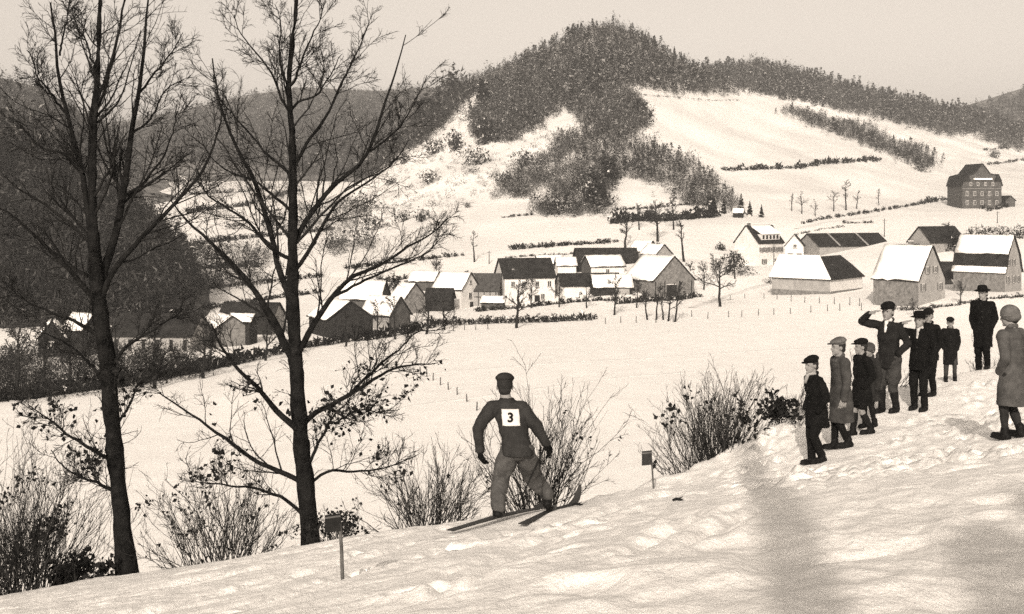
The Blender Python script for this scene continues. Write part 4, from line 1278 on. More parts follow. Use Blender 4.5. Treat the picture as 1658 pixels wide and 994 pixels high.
for _k, _sd, _x, _y, _al, _dm, _nm, _lb, _w, _rf in [
    ('X1', 'R', 702, 472, 20, (6.0, 5.0, 2.2, 4.2), 'snowy_shed', 'shed with a snowy roof behind the left corner of the small white house', 'boards', ('snow', 'snow')),
    ('X3', 'R', 1202, 353, 20, (2.8, 2.6, 1.6, 2.8), 'garden_hut', 'tiny garden hut with a snowy roof among the conifers', 'boards_dark', ('snow', 'snow')),
    ('X4', 'L', 872, 438, 8, (6.0, 4.5, 1.6, 3.4), 'snowy_shed', 'low snowy shed peeping over the farmhouse roof', 'boards', ('snow', 'snow')),
    ('X7', 'L', 1452, 424, 15, (7.0, 5.0, 1.8, 3.8), 'dark_shed', 'dark-roofed shed behind the chimney of the tall gabled house', 'boards', ('dark', 'dark'))]:
    house(_k, _nm, _lb, 'shed', wall=_w, roofs=_rf, spec=(_k, _sd, _x, _y, surf(_x, _y).y, _al) + _dm)
house('O', 'dark_shed', 'small dark-roofed shed between the tall gabled house and the gambrel roof', 'shed', wall='boards', roofs=('dark', 'dark'))
house('O2', 'lean_to_shed', 'tiny lean-to with snow beside the gambrel-roofed house', 'shed', wall='boards', roofs=('snow',), profile=[(0, 0.9), (2.2, 1.7)], spec=('O2', 'R', 1570, 471, 236, 8, 2.6, 2.2, 0.9, 1.7))
house('R1', 'snowy_shed', 'shed with a wide snowy roof behind the low sheds near the bare tree', 'shed', wall='boards', roofs=('snow', 'snow'))
house('R2', 'snowy_shed', 'low shed with bright snowy roof nearest the meadow', 'shed', wall='plaster_grey', gable_wall='boards', roofs=('snow', 'snow'))
house('R3', 'gabled_house', 'narrow grey gabled house behind the low sheds', wall='boards', gable_wall='stone', roofs=('snow', 'dark'), chimney=(0.6, 0.6))
house('R4', 'dark_shed', 'dark snowless shed left of the small white house', 'shed', wall='boards_dark', roofs=('dark', 'dark'))
house('R5', 'dark_barn', 'barn with a black gable seen just right of the tall bare tree', 'barn', wall='boards_dark', gable_wall='boards_dark', roofs=('snow', 'dark'))
r, A, B = house('S1', 'long_barn', 'long dark barn without snow behind the left tree trunk', 'barn', wall='plaster_grey', roofs=('dark', 'dark'))
for k in range(6): boxy('timber', A * (0.5 + 2.0 * k) - B * 0.04, A * 0.5, UP * 1.6, B * 0.05, M['boards_dark'], r)
house('S2', 'gabled_house', 'small grey gable with one snowy slope between the two bare trees', wall='boards', gable_wall='stone', roofs=('snow', 'dark'))
house('S2b', 'snowy_shed', 'narrow shed with a strip of snow between the two bare trees', 'shed', wall='boards_dark', roofs=('snow', 'dark'), spec=('S2b', 'R', 404, 560, 176, 10, 3.2, 3.0, 3.5, 4.4))
house('S3', 'gabled_house', 'small house with two snowy slopes left of the left tree', wall='plaster_grey', gable_wall='boards_dark', roofs=('snow', 'snow'), gable_win=[(1.2, 1.0, 0.8, 1.0)])
house('S4', 'snowy_shed', 'small steep snowy roof close to the left tree trunk', 'shed', wall='boards_dark', gable_wall='boards_dark', roofs=('snow', 'dark'))
house('S5', 'dark_barn', 'long dark roof behind the left limbs of the tall bare tree', 'barn', wall='boards_dark', gable_wall='plaster_grey', roofs=('dark', 'dark'))

# the villa on the slope
r, A, B = house('Q', 'villa', 'big three-storey villa with dark gables alone on the right slope', wall='boards', gable_wall='boards', roofs=('dark', 'dark', 'dark', 'dark', 'dark', 'dark'), over=0.6, profile=[(0, 8.8), (1.1, 12.0), (4.7, 12.9), (7.7, 16.6), (10.7, 12.9), (14.3, 12.0), (15.4, 8.8)],
                gable_win=[(1.4 + 2.9 * k, 1.2, 1.1, 1.7) for k in range(5)] + [(1.4 + 2.9 * k, 4.6, 1.1, 1.7) for k in range(5)] + [(2.8 + 2.9 * k, 8.4, 1.0, 1.3) for k in range(4)])
for t in (0.2, 12.4):
    g = [B * t - A * 0.9 + UP * 10.2, B * (t + 2.8) - A * 0.9 + UP * 10.2, B * (t + 1.4) - A * 0.9 + UP * 12.8]
    dmr = poly_obj('gable_dormer', [p for p in g] + [p + A * 3.0 for p in g], [(0, 1, 2), (3, 4, 5), (0, 1, 4, 3), (1, 2, 5, 4), (2, 0, 3, 5)], M['boards_dark'], r)
boxy('snow_ledge', B * 4.2 - A * 1.2 + UP * 10.6, B * 7.0, A * 1.1, UP * 0.6, M['roof_snow'], r)
boxy('string_course', B * -0.1 - A * 0.16 + UP * 7.2, B * 15.6, A * 0.1, UP * 0.3, M['stone'], r)
house('Q2', 'villa_annex', 'low annex against the right side of the villa', wall='boards', roofs=('dark', 'dark'), spec=('Q2', 'R', 1628, 336, 452, 80, 5.0, 4.0, 2.6, 4.4))


# ------------------------------------------------------------------ fence posts, poles, village trees
post_me = None


def fence_post(pt, h, label, group):
    global post_me
    if post_me is None:
        rng = np.random.default_rng(9)
        c = np.array([[0, 0, -0.3], [0.01, 0, 0.35], [0.0, 0.01, 0.75], [0.02, 0, 1.0]])
        V, Q = tubes([(c[None], np.array([[0.075, 0.07, 0.065, 0.05]]), 7)])
        cap = np.arange(21, 28)
        post_me = np_mesh('fence_post', V, [Q, cap[None]], M['post'], None, False)
    o = link('fence_post', post_me)
    o.location = pt
    o.scale = (1, 1, h)
    o.rotation_euler = (random.uniform(-0.06, 0.06), random.uniform(-0.06, 0.06), random.uniform(0, 6))
    return tagit(o, label, 'fence post', group)


ORD = ['first', 'second', 'third', 'fourth', 'fifth', 'sixth', 'seventh', 'eighth', 'ninth', 'tenth', 'eleventh', 'twelfth']
for i, (x, y) in enumerate([(681, 607), (691, 611), (701, 617), (713, 624), (726, 632), (740, 640), (756, 651), (772, 664)][::-1]):
    s = surf(x, y)
    fence_post(s, 13.5 * s.y / F, '%s fence post, counted from the skier, crossing the white meadow' % ORD[i], 'fence posts in the meadow')
for i, (x, y, h) in enumerate([(1182, 487, 9), (1206, 484, 9), (1237, 485, 10), (1258, 486, 10), (1281, 488, 11), (1303, 490, 11), (1327, 491, 11), (1351, 492, 11), (1376, 493, 12), (1392, 494, 12)][::-1]):
    s = surf(x, y)
    fence_post(s, h * s.y / F, '%s post, from the right, of the fence under the angled barn' % ORD[i], 'fence posts before the barn')
for i, (x, y, h) in enumerate([(1120, 512, 10), (1146, 515, 10), (1180, 513, 10), (1201, 513, 11), (1228, 511, 11), (1253, 510, 11), (1280, 509, 11), (1313, 506, 11), (1340, 504, 11), (1360, 503, 12), (1395, 502, 12)][::-1]):
    s = surf(x, y)
    fence_post(s, h * s.y / F, '%s post, from the right, of the outer fence at the meadow edge' % ORD[i], 'fence posts at the meadow edge')
for i, (x, y, h) in enumerate([(716, 534, 8), (734, 534, 8), (752, 533, 8), (770, 533, 8), (790, 532, 8), (980, 523, 9), (1005, 521, 9), (1030, 521, 9), (1062, 520, 9), (1090, 519, 9)]):
    s = surf(x, y)
    fence_post(s, h * s.y / F, '%s small post, from the left, of the garden fence below the village' % ORD[i], 'garden fence posts')


def line_pole(px, py, hpx, label):
    s = surf(px, py)
    root = empty('utility_pole', s, label, 'pole', 'poles in the village')
    h = hpx * s.y / F
    c = np.stack([np.zeros(5), np.zeros(5), np.linspace(-0.6, h, 5)], 1)
    V, Q = tubes([(c[None], np.linspace(0.14, 0.09, 5)[None], 8)])
    link('pole', np_mesh('pole', V, Q, M['post'], None, True), root)
    boxy('crossarm', Vector((-0.5, -0.12, h - 0.5)), Vector((1.0, 0, 0)), Vector((0, 0.08, 0)), UP * 0.1, M['post'], root)


line_pole(1253, 447, 52, 'tall pole in front of the large white house')
line_pole(1615, 362, 20, 'thin pole on the snow below the villa')
line_pole(792, 428, 22, 'short pole on the snow behind the small white house')
line_pole(1432, 384, 30, 'thin pole behind the long low hall')

_far_trees = {}


def far_tree(px, py, hpx, label, seed, lean=0.0, spread=1.0, dense=1.0, group='bare trees in and around the village', bare_low=0.35):
    rng = np.random.default_rng(seed)
    s = surf(px, py)
    if s is None: return
    h = hpx * s.y / F
    root = empty('bare_tree', s, label, 'tree', group)
    k = 9
    z = np.linspace(-0.05, 1, k) * h
    tp = np.stack([lean * z + np.cumsum(rng.normal(size=k)) * 0.012 * h, np.cumsum(rng.normal(size=k)) * 0.012 * h, z], 1)
    tp -= tp[0] * np.array([1, 1, 0])
    tr = np.linspace(0.034, 0.006, k) * h
    V, Q = tubes([(tp[None], tr[None], 7)])
    link('trunk', np_mesh('trunk', V, Q, M['twig'], None, True), root)
    c1 = int(11 * dense)
    b1, r1 = sprout(tp[None], tr[None], c1, rng, 0.55 * spread, 48, 0.15, 6, bare_low, 0.6, 0.008 * h, 0.2, 0.15 * h, 0.6 * h)
    b2, r2 = sprout(b1, r1, int(8 * dense), rng, 0.5, 42, 0.1, 5, 0.15, 0.6, 0.0055 * h, 0.22, 0.06 * h, 0.3 * h)
    b3, r3 = sprout(b2, r2, 5, rng, 0.5, 42, 0.05, 3, 0.15, 0.6, 0.0038 * h, 0.22, 0.03 * h, 0.14 * h)
    V, Q = tubes([(b1, r1, 4), (b2, r2, 3), (b3, r3, 3)])
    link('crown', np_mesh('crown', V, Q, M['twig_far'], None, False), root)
    return root


FAR_TREES = [
    (768, 424, 46, 'slender bare tree standing alone on the snow above the white house', 0.0, 0.55, 0.7), (836, 530, 78, 'bare tree in front of the long white farmhouse', 0.05, 0.8, 1.0),
    (1166, 498, 76, 'spreading bare tree at the meadow edge left of the angled barn', 0.0, 1.1, 1.3), (1065, 406, 80, 'tall bare tree behind the big barn', 0.0, 0.8, 1.1),
    (1012, 402, 60, 'bare tree left of the tall one behind the big barn', 0.0, 0.8, 1.0), (1108, 424, 66, 'thin bare tree right of the big barn ridge', -0.05, 0.5, 0.8),
    (994, 510, 52, 'bushy bare tree before the low snowy shed', 0.0, 1.0, 1.3), (1048, 516, 48, 'leftmost of the small bare orchard trees before the big barn', -0.1, 0.8, 0.9),
    (1062, 516, 50, 'second small bare orchard tree before the big barn', 0.1, 0.8, 0.9), (1074, 516, 46, 'third small bare orchard tree before the big barn', -0.12, 0.8, 0.9),
    (1082, 518, 52, 'fourth small bare orchard tree before the big barn', 0.05, 0.8, 0.9), (1093, 519, 56, 'rightmost small bare orchard tree before the big barn', 0.08, 0.9, 1.0),
    (706, 456, 36, 'bare garden tree behind the small white house', 0.0, 1.0, 1.2), (1118, 476, 46, 'bare tree against the grey gable of the big barn', 0.0, 0.8, 1.0),
    (950, 500, 40, 'bare shrub-like tree before the white stable', 0.0, 1.0, 1.0), (690, 540, 64, 'bare tree at the meadow edge before the dark shed', 0.1, 0.9, 1.0), (720, 532, 50, 'small bare tree before the small white house', 0.0, 0.9, 1.0),
    (640, 548, 60, 'bare tree at the end of the stream hedge', 0.0, 0.9, 1.0), (560, 560, 60, 'bare tree in the stream hedge before the black gable', 0.0, 0.9, 1.0),
    (330, 612, 90, 'bare tree on the stream bank between the two tall trees', 0.0, 0.9, 1.1), (250, 628, 100, 'bare tree on the stream bank right of the left tree', 0.0, 0.9, 1.1), (110, 640, 110, 'bare tree on the stream bank left of the left tree', 0.0, 0.9, 1.1),
    (30, 648, 120, 'bare tree on the stream bank at the left edge', 0.0, 0.9, 1.1), (430, 584, 70, 'bare tree on the stream bank behind the tall bare tree', 0.0, 0.9, 1.0),
    (1282, 342, 26, 'leftmost fruit tree on the snowy slope below the villa', 0.0, 0.8, 0.8), (1298, 346, 32, 'second fruit tree on the snowy slope below the villa', 0.0, 0.8, 0.8), (1320, 350, 24, 'third fruit tree on the snowy slope below the villa', 0.0, 0.8, 0.8),
    (1350, 342, 32, 'fourth fruit tree on the snowy slope below the villa', 0.0, 0.8, 0.9), (1370, 340, 42, 'tallest fruit tree on the snowy slope below the villa', 0.0, 0.7, 0.9), (1387, 338, 28, 'sixth fruit tree on the snowy slope below the villa', 0.0, 0.8, 0.8),
    (1423, 332, 24, 'rightmost fruit tree on the snowy slope below the villa', 0.0, 0.8, 0.8), (1560, 330, 24, 'small bare tree beside the villa', 0.0, 0.9, 1.0),
    (1535, 402, 36, 'bare tree right of the dark-roofed house', 0.0, 1.1, 1.2), (1575, 406, 34, 'bare tree behind the gambrel-roofed house', 0.0, 1.1, 1.2),
]
FAR_TREES += [
    (860, 500, 44, 'bare garden tree before the farmhouse door', 0.0, 0.9, 1.2), (905, 498, 40, 'bare garden tree between the farmhouse and the white stable', 0.05, 0.9, 1.2), (1030, 500, 42, 'bare tree in the yard left of the big barn', 0.0, 0.9, 1.2),
    (1140, 470, 40, 'small bare tree right of the big barn gable', 0.0, 1.0, 1.2), (1190, 452, 40, 'bare tree in the garden of the large white house', 0.0, 1.0, 1.3), (1090, 372, 44, 'bare tree in the broad hedge above the village', 0.0, 0.9, 1.2),
    (1035, 372, 40, 'bare tree at the left end of the broad hedge above the village', 0.0, 0.9, 1.2), (610, 548, 54, 'bare tree before the bright snowy shed', 0.0, 0.9, 1.1), (470, 574, 60, 'bare tree touching the trunk of the tall tree', 0.0, 0.9, 1.1),
    (1555, 494, 34, 'bare shrub-like tree beside the tall gabled house', 0.0, 1.0, 1.2), (1480, 512, 24, 'small bare shrub-like tree before the tall gabled house', 0.0, 1.0, 1.1), (190, 620, 100, 'bare tree on the stream bank just behind the left trunk', 0.0, 1.0, 1.2), (70, 640, 110, 'bare tree on the stream bank near the left edge', 0.05, 1.0, 1.2)]
for i, (x, y, h, lb, ln, sp, dn) in enumerate(FAR_TREES):
    far_tree(x, y, h, lb, 600 + i, ln, sp, dn)


def fir(px, py, hpx, label, seed, group='conifers on the hills', n=420, wr=0.5, pos=None, hh=None):
    rng = np.random.default_rng(seed)
    s = pos or surf(px, py)
    if s is None: return
    h = hh or hpx * s.y / F
    root = empty('fir_tree', s, label, 'tree', group)
    z = np.linspace(-0.05, 0.98, 6) * h
    tp = np.stack([z * 0, z * 0, z], 1)
    V, Q = tubes([(tp[None], np.linspace(0.03, 0.004, 6)[None] * h, 7)])
    link('trunk', np_mesh('trunk', V, Q, M['bark'], None, True), root)
    # whorls of drooping boughs
    nb = n
    f = rng.random(nb) ** 0.8
    a = rng.random(nb) * 2 * np.pi
    L = (1 - f) * wr * h * 0.5 * (0.7 + 0.5 * rng.random(nb)) + 0.02 * h
    c0 = np.stack([np.zeros(nb), np.zeros(nb), (0.1 + 0.88 * f) * h], 1)
    D = np.stack([np.cos(a), np.sin(a), np.full(nb, -0.25) + 0.2 * rng.normal(size=nb)], 1)
    S = np.stack([-np.sin(a), np.cos(a), 0.25 * rng.normal(size=nb)], 1)
    tip = c0 + D * L[:, None]; w = (L * 0.3 + 0.02 * h)[:, None]
    m1 = c0 + D * (L * 0.55)[:, None]
    V = np.stack([c0, m1 + S * w, tip, m1 - S * w, m1 - np.array([0, 0, 1.0]) * w * 0.7], 1).reshape(-1, 3)
    o = np.arange(nb)[:, None] * 5
    fc = np.concatenate([o + np.array([[0, 1, 4]]), o + np.array([[1, 2, 4]]), o + np.array([[2, 3, 4]]), o + np.array([[3, 0, 4]])])
    mi = np.where(np.tile(rng.random(nb), 4) < 0.10, 1, 0)
    link('crown', np_mesh('crown', V, fc, [M['fol0'], M['hill_snow']], mi, False), root)
    return root


for i, (x, y, h, lb) in enumerate([(1103, 104, 22, 'pointed conifer on the skyline right of the summit'), (1117, 110, 24, 'lone pointed conifer standing clear on the skyline saddle'), (1092, 98, 24, 'tall conifer on the skyline right shoulder of the hill'), (1066, 78, 16, 'conifer just right of the summit'),
                                   (1000, 44, 12, 'small conifer on the hill summit'), (1200, 346, 34, 'taller dark conifer at the right foot of the scrubby wood'), (1214, 350, 26, 'middle dark conifer at the right foot of the scrubby wood'), (1233, 352, 22, 'small dark conifer nearest the round snowy knoll'),
                                   (1172, 346, 26, 'dark conifer above the garden hut'), (872, 90, 14, 'conifer on the left skyline of the hill'), (1045, 66, 14, 'conifer on the skyline beside the summit')]):
    fir(x, y, h, lb, 700 + i, n=160)


# ------------------------------------------------------------------ people
def sphere_pts(n=10, m=7):
    pass


def round_cone(p0, r0, p1, r1, k=14, caps=4, flat=None):
    """closed tapered limb with rounded ends"""
    p0, p1 = np.array(p0, float), np.array(p1, float)
    ax = p1 - p0; L = np.linalg.norm(ax); ax = ax / (L + 1e-9) if L > 1e-6 else np.array([0, 0, 1.0])
    ref = np.array([1.0, 0, 0]) if abs(ax[0]) < 0.8 else np.array([0, 1.0, 0])
    u = np.cross(ax, ref); u /= np.linalg.norm(u); w = np.cross(ax, u)
    rings = []
    for q in range(1, caps + 1):
        a = -np.pi / 2 + (np.pi / 2) * q / caps
        rings.append((p0 + ax * r0 * np.sin(a), r0 * np.cos(a)))
    for q in range(0, caps):
        a = (np.pi / 2) * q / caps
        rings.append((p1 + ax * r1 * np.sin(a), r1 * np.cos(a)))
    an = np.arange(k) * 2 * np.pi / k
    V = [p0 - ax * r0]
    for c, r in rings:
        V += [c + r * (np.cos(t) * u + np.sin(t) * w) for t in an]
    V.append(p1 + ax * r1)
    fs = []
    n = len(rings)
    for t in range(k): fs.append((0, 1 + (t + 1) % k, 1 + t))
    for i in range(n - 1):
        for t in range(k):
            a, b = 1 + i * k + t, 1 + i * k + (t + 1) % k
            fs.append((a, b, b + k, a + k))
    e = len(V) - 1; s = 1 + (n - 1) * k
    for t in range(k): fs.append((s + t, s + (t + 1) % k, e))
    return V, fs


def ellip(c, rx, ry, rz, rot=None, k=16, m=10):
    V = [np.array([0, 0, -1.0])]
    for i in range(1, m):
        a = -np.pi / 2 + np.pi * i / m
        V += [np.array([np.cos(a) * np.cos(t), np.cos(a) * np.sin(t), np.sin(a)]) for t in np.arange(k) * 2 * np.pi / k]
    V.append(np.array([0, 0, 1.0]))
    S = np.array([rx, ry, rz]); Rm = np.array(rot) if rot is not None else np.eye(3)
    V = [Rm @ (v * S) + np.array(c) for v in V]
    fs = [(0, 1 + (t + 1) % k, 1 + t) for t in range(k)]
    for i in range(m - 2):
        for t in range(k):
            a, b = 1 + i * k + t, 1 + i * k + (t + 1) % k
            fs.append((a, b, b + k, a + k))
    e = len(V) - 1; s = 1 + (m - 2) * k
    fs += [(s + t, s + (t + 1) % k, e) for t in range(k)]
    return V, fs


def loft(rings, k=24, power=2.3):
    """closed body of superelliptic rings: (cx, cy, cz, rx, ry)"""
    V, fs = [], []
    an = np.arange(k) * 2 * np.pi / k
    for cx, cy, cz, rx, ry in rings:
        for t in an:
            c, s = np.cos(t), np.sin(t)
            V.append(np.array([cx + rx * np.sign(c) * abs(c) ** (2 / power), cy + ry * np.sign(s) * abs(s) ** (2 / power), cz]))
    n = len(rings)
    for i in range(n - 1):
        for t in range(k):
            a, b = i * k + t, i * k + (t + 1) % k
            fs.append((a, b, b + k, a + k))
    V.append(np.array(rings[0][:3])); V.append(np.array(rings[-1][:3]))
    lo, hi = len(V) - 2, len(V) - 1
    for t in range(k):
        fs.append((lo, (t + 1) % k, t)); fs.append((hi, (n - 1) * k + t, (n - 1) * k + (t + 1) % k))
    return V, fs


def blend(name, shapes, voxel, material, parent, smooth=6, wrinkle=0.0, seed=1):
    """melt overlapping shapes into one continuous skin"""
    V, fs = [], []
    for v, f in shapes:
        o = len(V); V += [tuple(p) for p in v]; fs += [tuple(i + o for i in q) for q in f]
    me = bpy.data.meshes.new('melt'); me.from_pydata(V, [], fs); me.update()
    ob = bpy.data.objects.new('melt', me); COL.objects.link(ob)
    r = ob.modifiers.new('r', 'REMESH'); r.mode = 'VOXEL'; r.voxel_size = voxel; r.adaptivity = 0.0
    if smooth:
        s = ob.modifiers.new('s', 'SMOOTH'); s.factor = 0.5; s.iterations = smooth
    dg = bpy.context.evaluated_depsgraph_get()
    out = bpy.data.meshes.new_from_object(ob.evaluated_get(dg))
    out.name = name
    bpy.data.objects.remove(ob); bpy.data.meshes.remove(me)
    if wrinkle > 0:
        n = len(out.vertices); co = np.zeros(n * 3, np.float32); nr = np.zeros(n * 3, np.float32)
        out.vertices.foreach_get('co', co); out.vertices.foreach_get('normal', nr)
        co = co.reshape(-1, 3); nr = nr.reshape(-1, 3)
        w = fbm(co[:, 0] * 7 + co[:, 1] * 6, co[:, 2] * 10 + co[:, 1] * 4, 3, seed)
        co = co + nr * (w * wrinkle)[:, None]
        out.vertices.foreach_set('co', co.ravel().astype(np.float32)); out.update()
    out.materials.clear(); out.materials.append(material)
    out.polygons.foreach_set('use_smooth', np.ones(len(out.polygons), bool))
    return link(name, out, parent)


_cloth = {}


def cloth(v, rough=0.95):
    v = v * (0.55 if v < 0.03 else 0.7 if v < 0.2 else 1.0)
    k = round(v, 4)
    if k not in _cloth: _cloth[k] = mat('cloth', v, rough, 0.3, 9.0, 0.004, 90.0)
    return _cloth[k]


SKIN = mat('skin', 0.20, 0.6, 0.12, 20.0)
HAIR = mat('hair', 0.02, 0.8)
LEATHER = mat('boot_leather', 0.008, 0.55, 0.3, 15.0)
EYE = mat('eye', 0.03, 0.3)
LIP = mat('lips', 0.14, 0.6)


def hand_shapes(wrist, direction, palm_n, H, curl=0.5, thumb_side=1):
    """palm, four bent fingers of unequal length, thumb leaving the side of the palm"""
    w = np.array(wrist, float); d = np.array(direction, float); d /= np.linalg.norm(d)
    n = np.array(palm_n, float); n -= d * (n @ d); n /= np.linalg.norm(n) + 1e-9
    s = np.cross(d, n) * thumb_side
    u = H * 0.105
    sh = [round_cone(w, 0.16 * u, w + d * 0.2 * u, 0.17 * u)]
    for k in range(4):
        o = (k - 1.5) * 0.16 * u
        a = w + d * 0.12 * u + s * o * -0.8; b = w + d * 0.5 * u - s * o
        sh.append(round_cone(a, 0.11 * u, b, 0.105 * u, 10))
        ln = (0.46, 0.52, 0.48, 0.38)[k] * u
        d1 = d * math.cos(curl * 0.8) + n * math.sin(curl * 0.8); d2 = d * math.cos(curl * 1.9) + n * math.sin(curl * 1.9)
        c = b + d1 * ln * 0.55; e = c + d2 * ln * 0.45
        sh.append(round_cone(b, 0.082 * u, c, 0.074 * u, 10)); sh.append(round_cone(c, 0.074 * u, e, 0.06 * u, 10))
    t0 = w + d * 0.15 * u + s * 0.18 * u; t1 = t0 + (d * 0.7 + s * 0.55 + n * 0.3) * 0.26 * u; t2 = t1 + (d * 0.85 + n * 0.4) * 0.24 * u
    sh.append(round_cone(t0, 0.11 * u, t1, 0.09 * u, 10)); sh.append(round_cone(t1, 0.088 * u, t2, 0.065 * u, 10))
    return sh


def ik(hip, ank, l1, l2, fwd):
    hip, ank = np.array(hip), np.array(ank)
    v = ank - hip; D = np.linalg.norm(v)
    D = min(D, (l1 + l2) * 0.999)
    a = (l1 * l1 - l2 * l2 + D * D) / (2 * D)
    h = math.sqrt(max(l1 * l1 - a * a, 0))
    u = v / np.linalg.norm(v); f = np.array(fwd, float); f -= u * (f @ u); f /= np.linalg.norm(f)
    return hip + u * a + f * h


def person(label, px, py, d, H, face, feet, arms, top, legs, hat, joints=None, lean=0.0, headturn=0.0, headnod=0.0, hands=('none', 'none'), cat='person', group='spectators on the snowy bank',
           shirt=None, boots=0.012, lift=0.0, scarf=None, hat_tilt=0.0, hs=1.1):
    base = P(px, py, d)
    base.z = gz(base.x, base.y) + lift
    root = empty('person', base, label, cat, group)
    th = math.radians(face)
    root.rotation_euler = (0, 0, th)
    c, s = math.cos(th), math.sin(th)
    gl = lambda x, y: gz(base.x + c * x - s * y, base.y + s * x + c * y) + lift - base.z
    J = {}
    for k, sg in (('R', 1), ('L', -1)):
        fx, fy = feet[k]
        J['ank' + k] = np.array([fx * H, fy * H, gl(fx * H, fy * H) + 0.05 * H])
    J['pel'] = np.array([0.0, 0.0, 0.50 * H + min(0, 0.0)])
    J['pel'][:2] = (J['ankR'][:2] + J['ankL'][:2]) / 2
    J['pel'][2] = 0.524 * H + min(J['ankR'][2], J['ankL'][2]) - 0.05 * H
    tl = lambda z: J['pel'] + np.array([0, math.sin(lean), math.cos(lean)]) * z * H
    J['chest'] = tl(0.20); J['neck'] = tl(0.325); J['head'] = tl(0.415) + np.array([0, 0.012 * H, 0])
    for k, sg in (('R', 1), ('L', -1)):
        J['hip' + k] = J['pel'] + np.array([sg * 0.052 * H, 0, -0.01 * H])
        J['sho' + k] = tl(0.280) + np.array([sg * 0.094 * H, 0, 0])
    if joints:
        for k, v in joints.items(): J[k] = np.array(v, float)
    for k in 'RL':
        if 'kne' + k not in J: J['kne' + k] = ik(J['hip' + k], J['ank' + k], 0.237 * H, 0.231 * H, (0, 1, 0))
        if 'elb' + k not in J:
            e, w = arms[k]
            J['elb' + k] = J['sho' + k] + np.array(e) * H
            J['wri' + k] = J['elb' + k] + np.array(w) * H
    # ---- body: one continuous figure
    hc = J['head']
    cy, sy = math.cos(headturn), math.sin(headturn)
    Rz = np.array([[cy, -sy, 0], [sy, cy, 0], [0, 0, 1]])
    cx, sx = math.cos(headnod), math.sin(headnod)
    Rh = Rz @ np.array([[1, 0, 0], [0, cx, -sx], [0, sx, cx]])
    Hb = H; HH = H * hs
    hp = lambda x, y, z: hc + Rh @ (np.array([x, y, z]) * HH)
    sh = [ellip(hp(0, -0.004, 0.012), 0.046 * HH, 0.056 * HH, 0.052 * HH, Rh), ellip(hp(0, 0.016, -0.026), 0.035 * HH, 0.036 * HH, 0.042 * HH, Rh),
          round_cone(hp(0, 0.046, 0.006), 0.006 * HH, hp(0, 0.058, -0.018), 0.0095 * HH), ellip(hp(0, 0.045, 0.016), 0.03 * HH, 0.008 * HH, 0.006 * HH, Rh),
          ellip(hp(0, 0.048, -0.037), 0.014 * HH, 0.006 * HH, 0.006 * HH, Rh), ellip(hp(0, 0.042, -0.057), 0.014 * HH, 0.012 * HH, 0.012 * HH, Rh),
          ellip(hp(0.047, -0.006, -0.006), 0.006 * HH, 0.012 * HH, 0.018 * HH, Rh), ellip(hp(-0.047, -0.006, -0.006), 0.006 * HH, 0.012 * HH, 0.018 * HH, Rh),
          round_cone(J['neck'] - np.array([0, 0, 0.03 * H]), 0.036 * HH, hp(0, -0.008, -0.035), 0.031 * HH),
          loft([(*(J['pel'] + np.array([0, 0, -0.05 * H])), 0.06 * H, 0.05 * H), (*J['pel'], 0.085 * H, 0.06 * H), (*tl(0.08), 0.075 * H, 0.055 * H), (*J['chest'], 0.092 * H, 0.062 * H), (*tl(0.29), 0.08 * H, 0.045 * H), (*tl(0.315), 0.045 * H, 0.035 * H)]) if not joints else
          loft([(*(J['pel'] - np.array([0, 0, 0.05 * H])), 0.06 * H, 0.05 * H), (*J['pel'], 0.085 * H, 0.06 * H), (*((J['pel'] + J['chest']) / 2), 0.075 * H, 0.055 * H), (*J['chest'], 0.092 * H, 0.062 * H), (*((J['chest'] * 0.25 + J['neck'] * 0.75)), 0.07 * H, 0.045 * H), (*J['neck'], 0.04 * H, 0.035 * H)])]
    for k in 'RL':
        sh += [round_cone(J['hip' + k], 0.05 * H, J['kne' + k], 0.034 * H), round_cone(J['kne' + k], 0.034 * H, J['ank' + k], 0.022 * H),
               round_cone(J['ank' + k] + np.array([0, -0.012 * H, -0.03 * H]), 0.02 * H, J['ank' + k] + np.array([0, 0.085 * H, -0.034 * H]), 0.015 * H),
               round_cone((J['sho' + k] + J['neck']) / 2 - np.array([0, 0, 0.02 * H]), 0.035 * H, J['sho' + k], 0.029 * H),
               round_cone(J['sho' + k], 0.029 * H, J['elb' + k], 0.022 * H), round_cone(J['elb' + k], 0.022 * H, J['wri' + k], 0.017 * H)]
    blend('body', sh, 0.0085, SKIN, root, 3)
    for q, (ex, key) in enumerate(((0.018, 'R'), (-0.018, 'L'))):
        e = blend('eye', [ellip(hp(ex, 0.0455, 0.004), 0.0075 * HH, 0.004 * HH, 0.0045 * HH, Rh)], 0.0025, EYE, root, 0)
    blend('mouth', [ellip(hp(0, 0.0515, -0.037), 0.013 * HH, 0.004 * HH, 0.003 * HH, Rh)], 0.0025, LIP, root, 0)
    blend('hair', [ellip(hp(0, -0.012, 0.016), 0.05 * HH, 0.054 * HH, 0.052 * HH, Rh), ellip(hp(0, -0.035, -0.02), 0.04 * HH, 0.026 * HH, 0.03 * HH, Rh)], 0.009, HAIR, root, 2)
    # ---- hands
    for k, mode in zip('RL', hands):
        if mode == 'none': continue
        sg = 1 if k == 'R' else -1
        dv = J['wri' + k] - J['elb' + k]
        if mode == 'brow':
            dv = hp(sg * 0.01, 0.05, 0.03) - J['wri' + k]
            blend('hand', hand_shapes(J['wri' + k], dv, (0, 0, -1), H, 0.15, -sg), 0.0042, SKIN, root, 2)
        elif mode == 'glove':
            blend('glove', hand_shapes(J['wri' + k], dv, (-sg, 0.3, 0), H * 1.12, 0.75, 1), 0.0055, cloth(0.008), root, 2)
        else:
            blend('hand', hand_shapes(J['wri' + k], dv, (-sg, 0, 0), H, 0.45, 1), 0.0042, SKIN, root, 2)
    # ---- legwear
    kind, tone = legs
    sh = []
